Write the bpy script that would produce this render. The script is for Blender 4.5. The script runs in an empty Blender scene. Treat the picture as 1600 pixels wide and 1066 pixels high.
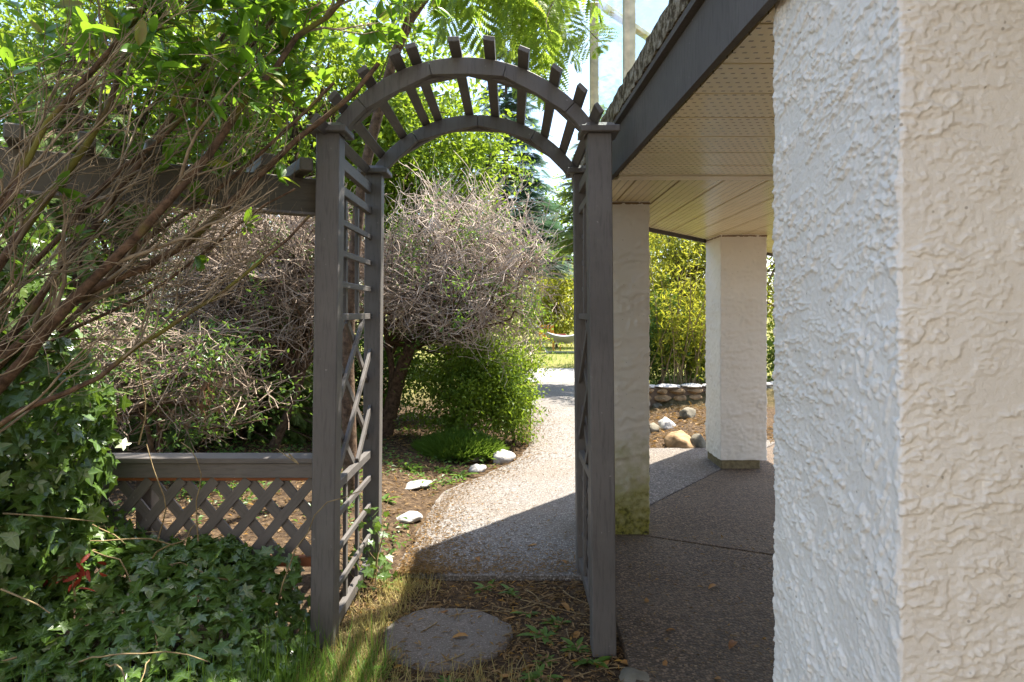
import bpy, bmesh, math, random
import numpy as np
from mathutils import Vector, Matrix
random.seed(5)
rng = np.random.default_rng(11)
SC = bpy.context.scene
COL = SC.collection

# ------------------------------------------------------------------ camera, sky, sun, exposure
F = 1067.0                       # focal length in pixels of a 1600 px wide picture
CZ = 1.4
HOR = 490.0
cd = bpy.data.cameras.new("camera"); cam = bpy.data.objects.new("camera", cd); COL.objects.link(cam)
cam.location = (0, 0, CZ); cam.rotation_euler = (math.radians(90), 0, 0)
cd.sensor_width = 36.0; cd.lens = 36.0 * F / 1600.0; cd.shift_y = -(533.0 - HOR) / 1600.0
cd.clip_start = 0.05; cd.clip_end = 2000
SC.camera = cam

SUNV = Vector((1.0, 0.86, 2.43)).normalized()
w = bpy.data.worlds.new("World"); SC.world = w; w.use_nodes = True
nt = w.node_tree; nt.nodes.clear()
sky = nt.nodes.new("ShaderNodeTexSky"); sky.sky_type = 'NISHITA'; sky.sun_disc = False
sky.sun_elevation = math.asin(SUNV.z); sky.sun_rotation = math.atan2(SUNV.x, SUNV.y)
sky.air_density = 1.0; sky.dust_density = 1.6; sky.ozone_density = 1.0
bg = nt.nodes.new("ShaderNodeBackground"); bg.inputs["Strength"].default_value = 0.13
wo = nt.nodes.new("ShaderNodeOutputWorld")
nt.links.new(sky.outputs[0], bg.inputs[0]); nt.links.new(bg.outputs[0], wo.inputs[0])
sl = bpy.data.lights.new("sun", 'SUN'); sl.energy = 5.0; sl.angle = math.radians(0.55); sl.color = (1.0, 0.94, 0.84)
so = bpy.data.objects.new("sun", sl); COL.objects.link(so)
so.rotation_euler = SUNV.to_track_quat('Z', 'Y').to_euler(); so.location = (8, 7, 16)
SC.view_settings.view_transform = 'Standard'; SC.view_settings.look = 'None'
SC.view_settings.gamma = 1.0; SC.view_settings.use_curve_mapping = False
SC.view_settings.exposure = 1.78
SC.cycles.max_bounces = 7; SC.cycles.diffuse_bounces = 4; SC.cycles.glossy_bounces = 2; SC.cycles.transmission_bounces = 4; SC.cycles.transparent_max_bounces = 12

# ------------------------------------------------------------------ helpers
def at(x, y, Y):                 # a point of the place, worked out from where it shows at distance Y
    return np.array(((x - 800.0) / F * Y, Y, CZ + (HOR - y) / F * Y))

def nrm(a):
    return a / np.maximum(np.linalg.norm(a, axis=-1, keepdims=True), 1e-9)

def mesh_np(name, V, quads=None, tris=None, smooth=False):
    me = bpy.data.meshes.new(name)
    V = np.asarray(V, dtype=np.float32)
    me.vertices.add(len(V)); me.vertices.foreach_set("co", V.ravel())
    q = np.zeros((0, 4), np.int32) if quads is None else np.asarray(quads, np.int32).reshape(-1, 4)
    t = np.zeros((0, 3), np.int32) if tris is None else np.asarray(tris, np.int32).reshape(-1, 3)
    me.loops.add(q.size + t.size)
    me.loops.foreach_set("vertex_index", np.concatenate([q.ravel(), t.ravel()]))
    me.polygons.add(len(q) + len(t))
    st = np.concatenate([np.arange(len(q)) * 4, q.size + np.arange(len(t)) * 3]).astype(np.int32)
    me.polygons.foreach_set("loop_start", st)
    me.polygons.foreach_set("use_smooth", np.full(len(q) + len(t), bool(smooth)))
    me.update(calc_edges=True); me.validate()
    return me

def link(o, parent=None):
    COL.objects.link(o)
    if parent is not None:
        o.parent = parent
        p = parent; loc = Vector((0, 0, 0))
        while p is not None:
            loc += p.location; p = p.parent
        o.matrix_parent_inverse = Matrix.Translation(-loc) if parent.parent is None else Matrix.Identity(4)
    return o

def obj(name, me, mat, parent=None, loc=(0, 0, 0)):
    o = bpy.data.objects.new(name, me)
    if mat is not None and not me.materials: me.materials.append(mat)
    o.location = loc
    link(o, parent)
    return o

def tag(o, label=None, cat=None, group=None, kind=None):
    if label: o["label"] = label
    if cat: o["category"] = cat
    if group: o["group"] = group
    if kind: o["kind"] = kind
    return o

def thing(name, label, cat, loc, group=None):
    o = bpy.data.objects.new(name, None); o.location = loc; o.empty_display_size = 0.1
    COL.objects.link(o)
    return tag(o, label, cat, group)

def bm_mesh(name, bm, smooth=False):
    me = bpy.data.meshes.new(name); bm.normal_update(); bm.to_mesh(me); bm.free()
    if smooth:
        for p in me.polygons: p.use_smooth = True
    return me

def box_bm(sx, sy, sz, bev=0.0):
    bm = bmesh.new(); bmesh.ops.create_cube(bm, size=1.0)
    bmesh.ops.scale(bm, vec=(sx, sy, sz), verts=bm.verts)
    if bev > 0:
        bmesh.ops.bevel(bm, geom=list(bm.edges), offset=bev, segments=1, affect='EDGES')
    return bm

def box(name, c, s, mat, parent=None, bev=0.003):
    o = obj(name, bm_mesh(name, box_bm(*s, bev)), mat, None, c)
    COL.objects.unlink(o); link(o, parent); return o

def beam(name, p0, p1, wd, th, mat, parent=None, side=(1, 0, 0), bev=0.002):
    """board from p0 to p1; local Z runs along it, width wd along `side`, thickness th across"""
    p0 = Vector(p0); p1 = Vector(p1); z = (p1 - p0); L = z.length; z.normalize()
    x = Vector(side); x = (x - z * x.dot(z)).normalized(); y = z.cross(x)
    o = bpy.data.objects.new(name, bm_mesh(name, box_bm(wd, th, L, bev)))
    if mat: o.data.materials.append(mat)
    m = Matrix((x, y, z)).transposed().to_4x4(); m.translation = (p0 + p1) / 2
    o.location = m.to_translation(); o.rotation_euler = m.to_euler()
    link(o, parent); return o

# value noise for relief built as geometry
_T = np.random.default_rng(3).random((256, 256))
def vnoise(x, y):
    xi = np.floor(x).astype(int); yi = np.floor(y).astype(int); fx = x - xi; fy = y - yi
    fx = fx * fx * (3 - 2 * fx); fy = fy * fy * (3 - 2 * fy)
    a = _T[xi & 255, yi & 255]; b = _T[(xi + 1) & 255, yi & 255]; c = _T[xi & 255, (yi + 1) & 255]; d = _T[(xi + 1) & 255, (yi + 1) & 255]
    return (a * (1 - fx) + b * fx) * (1 - fy) + (c * (1 - fx) + d * fx) * fy
def fbm(x, y, o=3):
    s = 0; a = 0.5; n = 0
    for k in range(o):
        s = s + a * vnoise(x * 2 ** k + 17.3 * k, y * 2 ** k + 9.1 * k); n += a; a *= 0.5
    return s / n
def sstep(a, b, x):
    t = np.clip((x - a) / (b - a), 0, 1); return t * t * (3 - 2 * t)

# branches -----------------------------------------------------------------
def tubes(P, R, sides=4):
    """P (M,n,3) polylines, R (M,n) radii -> verts, quads"""
    M, n, _ = P.shape
    T = np.empty_like(P); T[:, 1:-1] = P[:, 2:] - P[:, :-2]; T[:, 0] = P[:, 1] - P[:, 0]; T[:, -1] = P[:, -1] - P[:, -2]
    T = nrm(T)
    ref = np.tile(np.array([0.31, 0.83, 0.46]), (M, n, 1))
    u = nrm(np.cross(T, ref)); v = np.cross(T, u)
    a = np.arange(sides) / sides * 2 * np.pi
    ring = P[:, :, None, :] + R[:, :, None, None] * (np.cos(a)[None, None, :, None] * u[:, :, None, :] + np.sin(a)[None, None, :, None] * v[:, :, None, :])
    V = ring.reshape(-1, 3)
    i = np.arange(M)[:, None, None] * n * sides + np.arange(n - 1)[None, :, None] * sides
    k = np.arange(sides)[None, None, :]; k2 = (k + 1) % sides
    Q = np.stack([i + k, i + k2, i + sides + k2, i + sides + k], -1).reshape(-1, 4)
    return V, Q

class Geo:
    def __init__(s): s.V = []; s.Q = []; s.T = []; s.n = 0
    def add(s, V, Q=None, T=None):
        V = np.asarray(V)
        if len(V) == 0: return
        s.V.append(V)
        if Q is not None and len(Q): s.Q.append(np.asarray(Q) + s.n)
        if T is not None and len(T): s.T.append(np.asarray(T) + s.n)
        s.n += len(V)
    def mesh(s, name, smooth=False):
        return mesh_np(name, np.concatenate(s.V), np.concatenate(s.Q) if s.Q else None, np.concatenate(s.T) if s.T else None, smooth)

def bend(S, D, L, n, wig=0.25, grav=0.0):
    S = np.asarray(S, float); D = nrm(np.asarray(D, float)); M = len(S)
    P = np.empty((M, n, 3)); P[:, 0] = S; st = (np.asarray(L) / (n - 1)).reshape(-1, 1) * np.ones((M, 1))
    for k in range(1, n):
        D = nrm(D + wig * rng.normal(size=(M, 3)) + np.array([0, 0, grav])); P[:, k] = P[:, k - 1] + D * st
    return P

def resample(P, n):
    P = np.asarray(P, float); d = np.r_[0, np.cumsum(np.linalg.norm(np.diff(P, axis=0), axis=1))]
    # smooth Catmull-like via dense linear then box filter
    t = np.linspace(0, d[-1], n * 4); Q = np.stack([np.interp(t, d, P[:, k]) for k in range(3)], 1)
    ker = np.ones(7) / 7
    Qp = np.pad(Q, ((3, 3), (0, 0)), mode='edge'); Q = np.stack([np.convolve(Qp[:, k], ker, 'valid') for k in range(3)], 1)
    return Q[np.linspace(0, len(Q) - 1, n).astype(int)]

def rand_dirs(n):
    return nrm(rng.normal(size=(n, 3)))

# leaves -------------------------------------------------------------------
def tmpl_diamond(wd=0.5, fold=0.12):
    V = np.array([[0, 0, 0], [0.45, wd / 2, fold], [1, 0, -0.04], [0.45, -wd / 2, fold]]); T = np.array([[0, 2, 1], [0, 3, 2]])
    return V, T
def tmpl_oval(wd=0.36, fold=0.06, curl=0.12):
    V = []; T = []
    xs = [0, 0.22, 0.55, 0.82, 1.0]; ws = [0.02, 0.8, 1.0, 0.62, 0.0]
    for x, q in zip(xs, ws):
        z = -curl * x * x
        V += [[x, q * wd / 2, z + fold * q], [x, 0, z], [x, -q * wd / 2, z + fold * q]]
    for k in range(4):
        a = k * 3
        T += [[a, a + 1, a + 4], [a, a + 4, a + 3], [a + 1, a + 2, a + 5], [a + 1, a + 5, a + 4]]
    return np.array(V), np.array(T)
def tmpl_ivy():
    # five pointed lobes
    out = [(0.0, 0.02), (-0.10, 0.16), (-0.12, 0.42), (0.10, 0.30), (0.40, 0.56), (0.44, 0.26), (0.62, 0.22), (0.82, 0.12), (1.0, 0.0)]
    pts = [(x, y) for x, y in out] + [(x, -y) for x, y in reversed(out[:-1])]
    V = [[0.32, 0, 0.0]]
    for x, y in pts: V.append([x, y, 0.10 * abs(y) - 0.16 * (x - 0.2) ** 2 - 0.2 * y * y])
    n = len(pts); T = [[0, 1 + k, 1 + (k + 1) % n] for k in range(n)]
    return np.array(V), np.array(T)[:, ::-1]
def ivy_vein(count):
    v = np.zeros(18); v[[0, 3, 5, 9, 13, 15]] = 1.0; v[[1]] = 1.0
    return np.tile(v, count)
def set_vein(me, count):
    at_ = me.attributes.new('vein', 'FLOAT', 'POINT'); at_.data.foreach_set('value', ivy_vein(count)[:len(me.vertices)].astype(np.float32))
def tmpl_spray(n=13, wd=0.035):
    V = []; T = []
    for k in range(n):
        x = 0.06 + 0.9 * k / n
        for s in (1, -1):
            L = 0.34 * (1 - 0.55 * x) ; dx = 0.22
            b = len(V); V += [[x - wd, 0, 0], [x + wd, 0, 0.0], [x + dx, s * L, -0.05]]; T.append([b, b + 1, b + 2] if s < 0 else [b + 1, b, b + 2])
    b = len(V); V += [[0, -0.012, 0.01], [0, 0.012, 0.01], [1, 0, 0]]; T.append([b, b + 2, b + 1])
    return np.array(V), np.array(T)
def tmpl_blade():
    V = np.array([[0, -0.5, 0], [0, 0.5, 0], [0.4, -0.42, 0.05], [0.4, 0.42, 0.05], [0.75, -0.25, -0.04], [0.75, 0.25, -0.04], [1.0, 0, -0.24]])
    return V, np.array([[0, 2, 1], [1, 2, 3], [2, 4, 3], [3, 4, 5], [4, 6, 5]])

def leaves(geo, tm, P, A, N, S, wscale=None):
    V, T = tm; A = nrm(A); N = nrm(N - A * np.sum(A * N, 1, keepdims=True)); B = np.cross(N, A); S = np.asarray(S).reshape(-1, 1, 1)
    bw = 1.0 if wscale is None else np.asarray(wscale).reshape(-1, 1, 1)
    X = P[:, None, :] + S * (V[None, :, 0:1] * A[:, None, :] + bw * V[None, :, 1:2] * B[:, None, :] + V[None, :, 2:3] * N[:, None, :])
    n = len(V)
    geo.add(X.reshape(-1, 3), None, (T[None] + (np.arange(len(P)) * n)[:, None, None]).reshape(-1, 3))

def leaf_objs(name, me_list, P, A, N, S, parent):
    A = nrm(A); N = nrm(N - A * np.sum(A * N, 1, keepdims=True)); B = np.cross(N, A)
    inv = Matrix.Translation(-parent.location)
    for k in range(len(P)):
        o = bpy.data.objects.new(name, me_list[k % len(me_list)])
        R = Matrix((A[k], B[k], N[k])).transposed()
        o.rotation_euler = R.to_euler(); o.location = P[k]; o.scale = (S[k],) * 3
        COL.objects.link(o); o.parent = parent; o.matrix_parent_inverse = inv

# ------------------------------------------------------------------ materials
def new_mat(name):
    m = bpy.data.materials.new(name); m.use_nodes = True
    nt = m.node_tree; nt.nodes.clear()
    return m, nt, nt.nodes, nt.links
def nd(nt, t, **kw):
    n = nt.nodes.new("ShaderNode" + t)
    for k, v in kw.items():
        if k in n.inputs: n.inputs[k].default_value = v
        else: setattr(n, k, v)
    return n
def mixc(nt, fac, a, b, bt='MIX'):
    m = nt.nodes.new("ShaderNodeMix"); m.data_type = 'RGBA'; m.blend_type = bt
    for s, v in ((m.inputs[0], fac), (m.inputs[6], a), (m.inputs[7], b)):
        if hasattr(v, "is_linked"): nt.links.new(v, s)
        elif isinstance(v, (int, float)): s.default_value = v
        else: s.default_value = (*v, 1) if len(v) == 3 else v
    return m.outputs[2]
def ramp(nt, src, pts):
    r = nt.nodes.new("ShaderNodeValToRGB"); e = r.color_ramp.elements
    while len(e) < len(pts): e.new(0.5)
    for k, (p, c) in enumerate(pts):
        e[k].position = p; e[k].color = (*c, 1) if not isinstance(c, (int, float)) else (c, c, c, 1)
    nt.links.new(src, r.inputs[0]); return r.outputs[0]
def coords(nt, scale=(1, 1, 1), kind="Object"):
    tc = nt.nodes.new("ShaderNodeTexCoord"); mp = nt.nodes.new("ShaderNodeMapping"); mp.inputs["Scale"].default_value = scale
    nt.links.new(tc.outputs[kind], mp.inputs[0]); return mp.outputs[0]
def noise(nt, vec, scale, detail=4, rough=0.55, out=0):
    n = nd(nt, "TexNoise", Scale=scale, Detail=detail, Roughness=rough)
    nt.links.new(vec, n.inputs["Vector"]); return n.outputs[out]
def world_pos(nt):
    g = nt.nodes.new("ShaderNodeNewGeometry"); return g.outputs["Position"]
def bump(nt, h, strength, dist, normal=None):
    b = nd(nt, "Bump", Strength=strength, Distance=dist); nt.links.new(h, b.inputs["Height"])
    if normal is not None: nt.links.new(normal, b.inputs["Normal"])
    return b.outputs[0]
def finish(nt, col, rough=0.6, spec=0.4, nor=None, **kw):
    p = nd(nt, "BsdfPrincipled"); p.inputs["Specular IOR Level"].default_value = spec
    if hasattr(col, "is_linked"): nt.links.new(col, p.inputs["Base Color"])
    else: p.inputs["Base Color"].default_value = (*col, 1)
    if hasattr(rough, "is_linked"): nt.links.new(rough, p.inputs["Roughness"])
    else: p.inputs["Roughness"].default_value = rough
    if nor is not None: nt.links.new(nor, p.inputs["Normal"])
    for k, v in kw.items(): p.inputs[k].default_value = v
    o = nt.nodes.new("ShaderNodeOutputMaterial"); nt.links.new(p.outputs[0], o.inputs[0]); return p, o

def mat_paint(name, c, vary=0.2, rough=0.5, chips=True, spec=0.25):
    m, nt, N, L = new_mat(name)
    g = coords(nt, (14, 14, 1.6)); n1 = noise(nt, g, 6, 5, 0.6)
    wp = world_pos(nt); n2 = noise(nt, wp, 2.2, 4); n3 = noise(nt, wp, 38, 3)
    d = tuple(x * (1 - vary) for x in c); l = tuple(min(1, x * (1 + vary)) for x in c)
    col = mixc(nt, ramp(nt, n2, [(0.3, 0), (0.7, 1)]), d, l)
    col = mixc(nt, ramp(nt, n1, [(0.35, 0.5), (0.49, 0.0)]), col, tuple(x * 0.6 for x in c))
    n6 = noise(nt, wp, 7, 5, 0.7); col = mixc(nt, ramp(nt, n6, [(0.56, 0.0), (0.72, 0.25)]), col, (c[0] * 1.5, c[1] * 1.55, c[2] * 1.4))
    if chips:
        col = mixc(nt, ramp(nt, n3, [(0.70, 0.0), (0.76, 0.7)]), col, tuple(min(1, x * 1.9 + 0.03) for x in c))
    nb = bump(nt, n1, 0.35, 0.004); nb = bump(nt, n3, 0.12, 0.002, nb)
    finish(nt, col, rough, spec, nb); return m

def mat_leaf(name, c1, c2, tr, fac=0.45, rough=0.42, spec=0.45, c3=None, vein=None):
    m, nt, N, L = new_mat(name)
    g = N.new("ShaderNodeNewGeometry"); oi = N.new("ShaderNodeObjectInfo")
    a = nd(nt, "Math", operation='ADD'); L.new(g.outputs["Random Per Island"], a.inputs[0]); L.new(oi.outputs["Random"], a.inputs[1])
    f = nd(nt, "Math", operation='FRACT'); L.new(a.outputs[0], f.inputs[0])
    pts = [(0.0, c1), (0.62, c2)]
    if c3: pts += [(0.90, c2), (0.94, c3)]
    col = ramp(nt, f.outputs[0], pts)
    wp = world_pos(nt); n2 = noise(nt, wp, 1.7, 2); n4 = noise(nt, wp, 60, 2)
    col = mixc(nt, ramp(nt, n2, [(0.35, 0.0), (0.65, 0.5)]), col, tuple(0.6 * x for x in c2))
    col = mixc(nt, ramp(nt, n4, [(0.4, 0.0), (0.7, 0.35)]), col, tuple(min(1, 1.5 * x + .01) for x in c2))
    if vein:
        va = N.new("ShaderNodeAttribute"); va.attribute_name = 'vein'
        col = mixc(nt, ramp(nt, va.outputs["Fac"], [(0.72, 0.0), (0.96, 0.75)]), col, vein)
    p = nd(nt, "BsdfPrincipled", Roughness=rough); p.inputs["Specular IOR Level"].default_value = spec; L.new(col, p.inputs["Base Color"])
    t = nd(nt, "BsdfTranslucent"); L.new(mixc(nt, 0.6, col, tr), t.inputs["Color"])
    mx = N.new("ShaderNodeMixShader"); mx.inputs[0].default_value = fac
    L.new(p.outputs[0], mx.inputs[1]); L.new(t.outputs[0], mx.inputs[2])
    o = N.new("ShaderNodeOutputMaterial"); L.new(mx.outputs[0], o.inputs[0]); return m

def mat_bark(name, c1, c2, moss=None, scale=30):
    m, nt, N, L = new_mat(name)
    wp = world_pos(nt); n1 = noise(nt, wp, scale, 5, 0.65); n2 = noise(nt, wp, 3.5, 3)
    col = mixc(nt, ramp(nt, n1, [(0.35, 0), (0.65, 1)]), c1, c2)
    if moss: col = mixc(nt, ramp(nt, n2, [(0.55, 0.0), (0.64, 0.85)]), col, moss)
    finish(nt, col, 0.85, 0.2, bump(nt, n1, 0.8, 0.01)); return m

def mat_plain(name, c, rough=0.6, spec=0.4, vary=0.25, scale=25, bmp=0.3, dist=0.004):
    m, nt, N, L = new_mat(name)
    wp = world_pos(nt); n1 = noise(nt, wp, scale, 4)
    col = mixc(nt, ramp(nt, n1, [(0.3, 0), (0.7, 1)]), tuple(x * (1 - vary) for x in c), tuple(min(1, x * (1 + vary)) for x in c))
    finish(nt, col, rough, spec, bump(nt, n1, bmp, dist)); return m

M = {}
M['arbor'] = mat_paint('arbor_paint', (0.130, 0.118, 0.108), 0.2, 0.55)
M['fascia'] = mat_paint('fascia_paint', (0.125, 0.115, 0.107), 0.12, 0.75, True, 0.06)
M['fence'] = mat_paint('fence_paint', (0.15, 0.132, 0.118), 0.2, 0.55)
M['fence_stain'] = mat_paint('fence_stain', (0.30, 0.105, 0.045), 0.25, 0.6)
M['pergola'] = mat_paint('pergola_paint', (0.10, 0.085, 0.06), 0.2, 0.5)
M['rail_metal'] = mat_plain('rail_metal', (0.55, 0.50, 0.36), 0.5, 0.4, 0.3, 18, 0.2, 0.002)

def mat_stucco(name, stain=False):
    m, nt, N, L = new_mat(name)
    wp = world_pos(nt); n1 = noise(nt, wp, 60, 5, 0.7); n2 = noise(nt, wp, 2.3, 3); n3 = noise(nt, wp, 420, 2); n5 = noise(nt, wp, 14, 4)
    base = mixc(nt, ramp(nt, n2, [(0.3, 0), (0.7, 1)]), (0.735, 0.685, 0.60), (0.795, 0.75, 0.665))
    base = mixc(nt, ramp(nt, n1, [(0.62, 0.0), (0.75, 0.30)]), base, (0.50, 0.45, 0.33))
    vo = nd(nt, "TexVoronoi", Scale=26.0); L.new(wp, vo.inputs["Vector"])
    base = mixc(nt, ramp(nt, vo.outputs["Distance"], [(0.045, 0.55), (0.085, 0.0)]), base, (0.16, 0.12, 0.07))
    if stain:
        sx = N.new("ShaderNodeSeparateXYZ"); L.new(wp, sx.inputs[0])
        ad = nd(nt, "Math", operation='MULTIPLY_ADD'); L.new(n5, ad.inputs[0]); ad.inputs[1].default_value = -0.75; L.new(sx.outputs[2], ad.inputs[2])
        mr = nd(nt, "MapRange"); mr.inputs[1].default_value = -0.55; mr.inputs[2].default_value = 0.35; L.new(ad.outputs[0], mr.inputs[0])
        base = mixc(nt, ramp(nt, mr.outputs[0], [(0.22, 0.95), (0.55, 0.62), (0.95, 0.0)]), base, (0.30, 0.29, 0.035))
        n7 = noise(nt, wp, 45, 5, 0.7); lo = nd(nt, "Math", operation='MULTIPLY'); L.new(ramp(nt, mr.outputs[0], [(0.12, 1.0), (0.45, 0.0)]), lo.inputs[0]); L.new(ramp(nt, n7, [(0.40, 1.0), (0.58, 0.0)]), lo.inputs[1])
        base = mixc(nt, lo.outputs[0], base, (0.03, 0.028, 0.015))
    n6 = noise(nt, wp, 170, 4, 0.7); nb = bump(nt, n6, 0.55, 0.0028); nb = bump(nt, n3, 0.5, 0.0012, nb)
    finish(nt, base, 0.72, 0.3, nb); return m
M['stucco'] = mat_stucco('stucco'); M['stucco_stain'] = mat_stucco('stucco_algae', True)
M['house_wall'] = mat_plain('house_wall', (0.70, 0.655, 0.59), 0.8, 0.2, 0.08, 30, 0.6, 0.006)
M['plinth'] = mat_plain('plinth_concrete', (0.20, 0.16, 0.09), 0.85, 0.2, 0.35, 30)
M['trim_brown'] = mat_plain('trim_brown', (0.22, 0.14, 0.07), 0.6, 0.3)

def mat_soffit():
    m, nt, N, L = new_mat('soffit_vinyl')
    tc = N.new("ShaderNodeTexCoord"); sx = N.new("ShaderNodeSeparateXYZ"); L.new(tc.outputs["UV"], sx.inputs[0])
    def mth(op, a, b=None):
        n = nd(nt, "Math", operation=op)
        for s, v in zip(n.inputs, (a, b)):
            if v is None: continue
            if hasattr(v, "is_linked"): L.new(v, s)
            else: s.default_value = v
        return n.outputs[0]
    # louvre slots in staggered rows, UV in metres
    row = mth('DIVIDE', sx.outputs[1], 0.040); fr = mth('FRACT', row); ri = mth('FLOOR', row)
    off = mth('MULTIPLY', mth('MODULO', ri, 3.0), 0.333)
    cu = mth('FRACT', mth('ADD', mth('ADD', mth('DIVIDE', sx.outputs[0], 0.030), off), mth('MULTIPLY', fr, 0.10)))
    a = mth('LESS_THAN', mth('ABSOLUTE', mth('SUBTRACT', cu, 0.5)), 0.21); b = mth('LESS_THAN', mth('ABSOLUTE', mth('SUBTRACT', fr, 0.5)), 0.10)
    hole = mth('MULTIPLY', a, b)
    wp = world_pos(nt); n1 = noise(nt, wp, 3, 3)
    base = mixc(nt, ramp(nt, n1, [(0.3, 0), (0.7, 1)]), (0.82, 0.71, 0.43), (0.87, 0.77, 0.49))
    base = mixc(nt, hole, base, (0.17, 0.125, 0.05))
    fold = mth('ABSOLUTE', mth('SUBTRACT', mth('FRACT', mth('DIVIDE', sx.outputs[1], 0.1325)), 0.5))
    h = mth('ADD', mth('MULTIPLY', hole, -1.0), mth('MULTIPLY', mth('GREATER_THAN', fold, 0.485), -0.8))
    nb = bump(nt, h, 0.5, 0.002); nb = bump(nt, n1, 0.4, 0.02, nb)
    finish(nt, base, 0.22, 0.6, nb); return m
M['soffit'] = mat_soffit()
M['soffit_trim'] = mat_plain('soffit_trim', (0.80, 0.70, 0.5), 0.35, 0.5, 0.08, 5, 0.05)

def mat_aggregate(name, sc, lo, hi, mortar):
    m, nt, N, L = new_mat(name)
    wp = world_pos(nt)
    v = nd(nt, "TexVoronoi", Scale=sc); L.new(wp, v.inputs["Vector"])
    sp = N.new("ShaderNodeSeparateColor"); L.new(v.outputs["Color"], sp.inputs[0])
    peb = ramp(nt, sp.outputs[0], [(0.0, lo), (0.5, tuple((a + b) / 2 for a, b in zip(lo, hi))), (0.85, hi), (1.0, tuple(min(1, x * 1.5) for x in hi))])
    n2 = noise(nt, wp, 1.3, 4); n3 = noise(nt, wp, 9, 4)
    col = mixc(nt, ramp(nt, v.outputs["Distance"], [(0.50, 0.0), (0.72, 1.0)]), peb, mortar)
    col = mixc(nt, ramp(nt, n2, [(0.42, 0.0), (0.7, 0.45)]), col, (0.16, 0.12, 0.08))
    col = mixc(nt, ramp(nt, n3, [(0.60, 0.0), (0.75, 0.4)]), col, (0.10, 0.08, 0.06))
    inv = nd(nt, "Math", operation='SUBTRACT'); inv.inputs[0].default_value = 1.0; L.new(v.outputs["Distance"], inv.inputs[1])
    finish(nt, col, 0.75, 0.35, bump(nt, inv.outputs[0], 0.9, 0.006)); return m
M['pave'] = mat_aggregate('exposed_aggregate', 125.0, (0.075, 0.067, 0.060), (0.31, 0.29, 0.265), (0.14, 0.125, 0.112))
M['pave_deck_shade'] = mat_aggregate('deck_shade_aggregate', 85.0, (0.03, 0.019, 0.011), (0.18, 0.122, 0.075), (0.062, 0.042, 0.026))  # same paving, with the deck's shade put into its colour
M['pave_half_shade'] = mat_aggregate('half_shade_aggregate', 85.0, (0.05, 0.042, 0.036), (0.24, 0.21, 0.18), (0.10, 0.085, 0.07))  # in-between copy, part of the deck's shade put into its colour
M['lane'] = mat_aggregate('lane_gravel', 45.0, (0.22, 0.21, 0.20), (0.42, 0.41, 0.40), (0.2, 0.19, 0.18))
M['step'] = mat_aggregate('step_concrete', 150.0, (0.13, 0.11, 0.09), (0.23, 0.195, 0.165), (0.15, 0.13, 0.11))

def mat_ground():
    m, nt, N, L = new_mat('ground_soil')
    wp = world_pos(nt); n1 = noise(nt, wp, 22, 6, 0.7); n2 = noise(nt, wp, 1.1, 4); n3 = noise(nt, wp, 90, 3)
    soil = ramp(nt, n1, [(0.3, (0.03, 0.02, 0.013)), (0.5, (0.075, 0.05, 0.03)), (0.62, (0.14, 0.095, 0.055)), (0.75, (0.22, 0.16, 0.09))])
    sx = N.new("ShaderNodeSeparateXYZ"); L.new(wp, sx.inputs[0])
    gr = ramp(nt, n3, [(0.3, (0.09, 0.11, 0.025)), (0.7, (0.30, 0.26, 0.09))])
    mr = nd(nt, "MapRange"); mr.inputs[1].default_value = 9.5; mr.inputs[2].default_value = 12.0; L.new(sx.outputs[1], mr.inputs[0])
    col = mixc(nt, mr.outputs[0], soil, gr)
    nb = bump(nt, n1, 0.9, 0.03); nb = bump(nt, n3, 0.5, 0.01, nb)
    finish(nt, col, 0.95, 0.1, nb); return m
M['ground'] = mat_ground()
M['white_rock'] = mat_plain('white_rock', (0.42, 0.40, 0.37), 0.85, 0.2, 0.2, 14, 0.8, 0.02)
M['tan_rock'] = mat_plain('tan_rock', (0.32, 0.21, 0.11), 0.9, 0.2, 0.45, 9, 0.8, 0.02)
M['grey_rock'] = mat_plain('grey_rock', (0.17, 0.15, 0.11), 0.9, 0.2, 0.45, 9, 0.8, 0.02)
M['cap_stone'] = mat_plain('cap_stone', (0.55, 0.52, 0.47), 0.85, 0.2, 0.2, 12, 0.5, 0.01)
M['mortar'] = mat_plain('wall_mortar', (0.14, 0.10, 0.07), 0.95, 0.1)

def mat_lichen():
    m, nt, N, L = new_mat('weathered_deck_edge')
    wp = world_pos(nt); n1 = noise(nt, wp, 28, 6, 0.75); n2 = noise(nt, wp, 110, 3)
    col = ramp(nt, n1, [(0.30, (0.03, 0.022, 0.015)), (0.46, (0.11, 0.085, 0.05)), (0.56, (0.33, 0.28, 0.20)), (0.7, (0.42, 0.40, 0.34))])
    nb = bump(nt, n1, 1.0, 0.02); nb = bump(nt, n2, 0.6, 0.004, nb)
    finish(nt, col, 0.95, 0.1, nb); return m
M['lichen'] = mat_lichen()
def mat_glass():
    m, nt, N, L = new_mat('railing_glass')
    t = nd(nt, "BsdfTransparent"); t.inputs[0].default_value = (0.93, 0.985, 0.99, 1)
    g = nd(nt, "BsdfGlossy", Roughness=0.03); g.inputs[0].default_value = (1, 1, 1, 1)
    lw = nd(nt, "LayerWeight", Blend=0.5); pw = nd(nt, "Math", operation='POWER'); L.new(lw.outputs["Facing"], pw.inputs[0]); pw.inputs[1].default_value = 5.0
    ml = nd(nt, "Math", operation='MULTIPLY_ADD'); L.new(pw.outputs[0], ml.inputs[0]); ml.inputs[1].default_value = 0.5; ml.inputs[2].default_value = 0.03
    mx = N.new("ShaderNodeMixShader"); L.new(ml.outputs[0], mx.inputs[0])
    L.new(t.outputs[0], mx.inputs[1]); L.new(g.outputs[0], mx.inputs[2])
    o = N.new("ShaderNodeOutputMaterial"); L.new(mx.outputs[0], o.inputs[0]); return m
M['glass'] = mat_glass()

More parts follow.
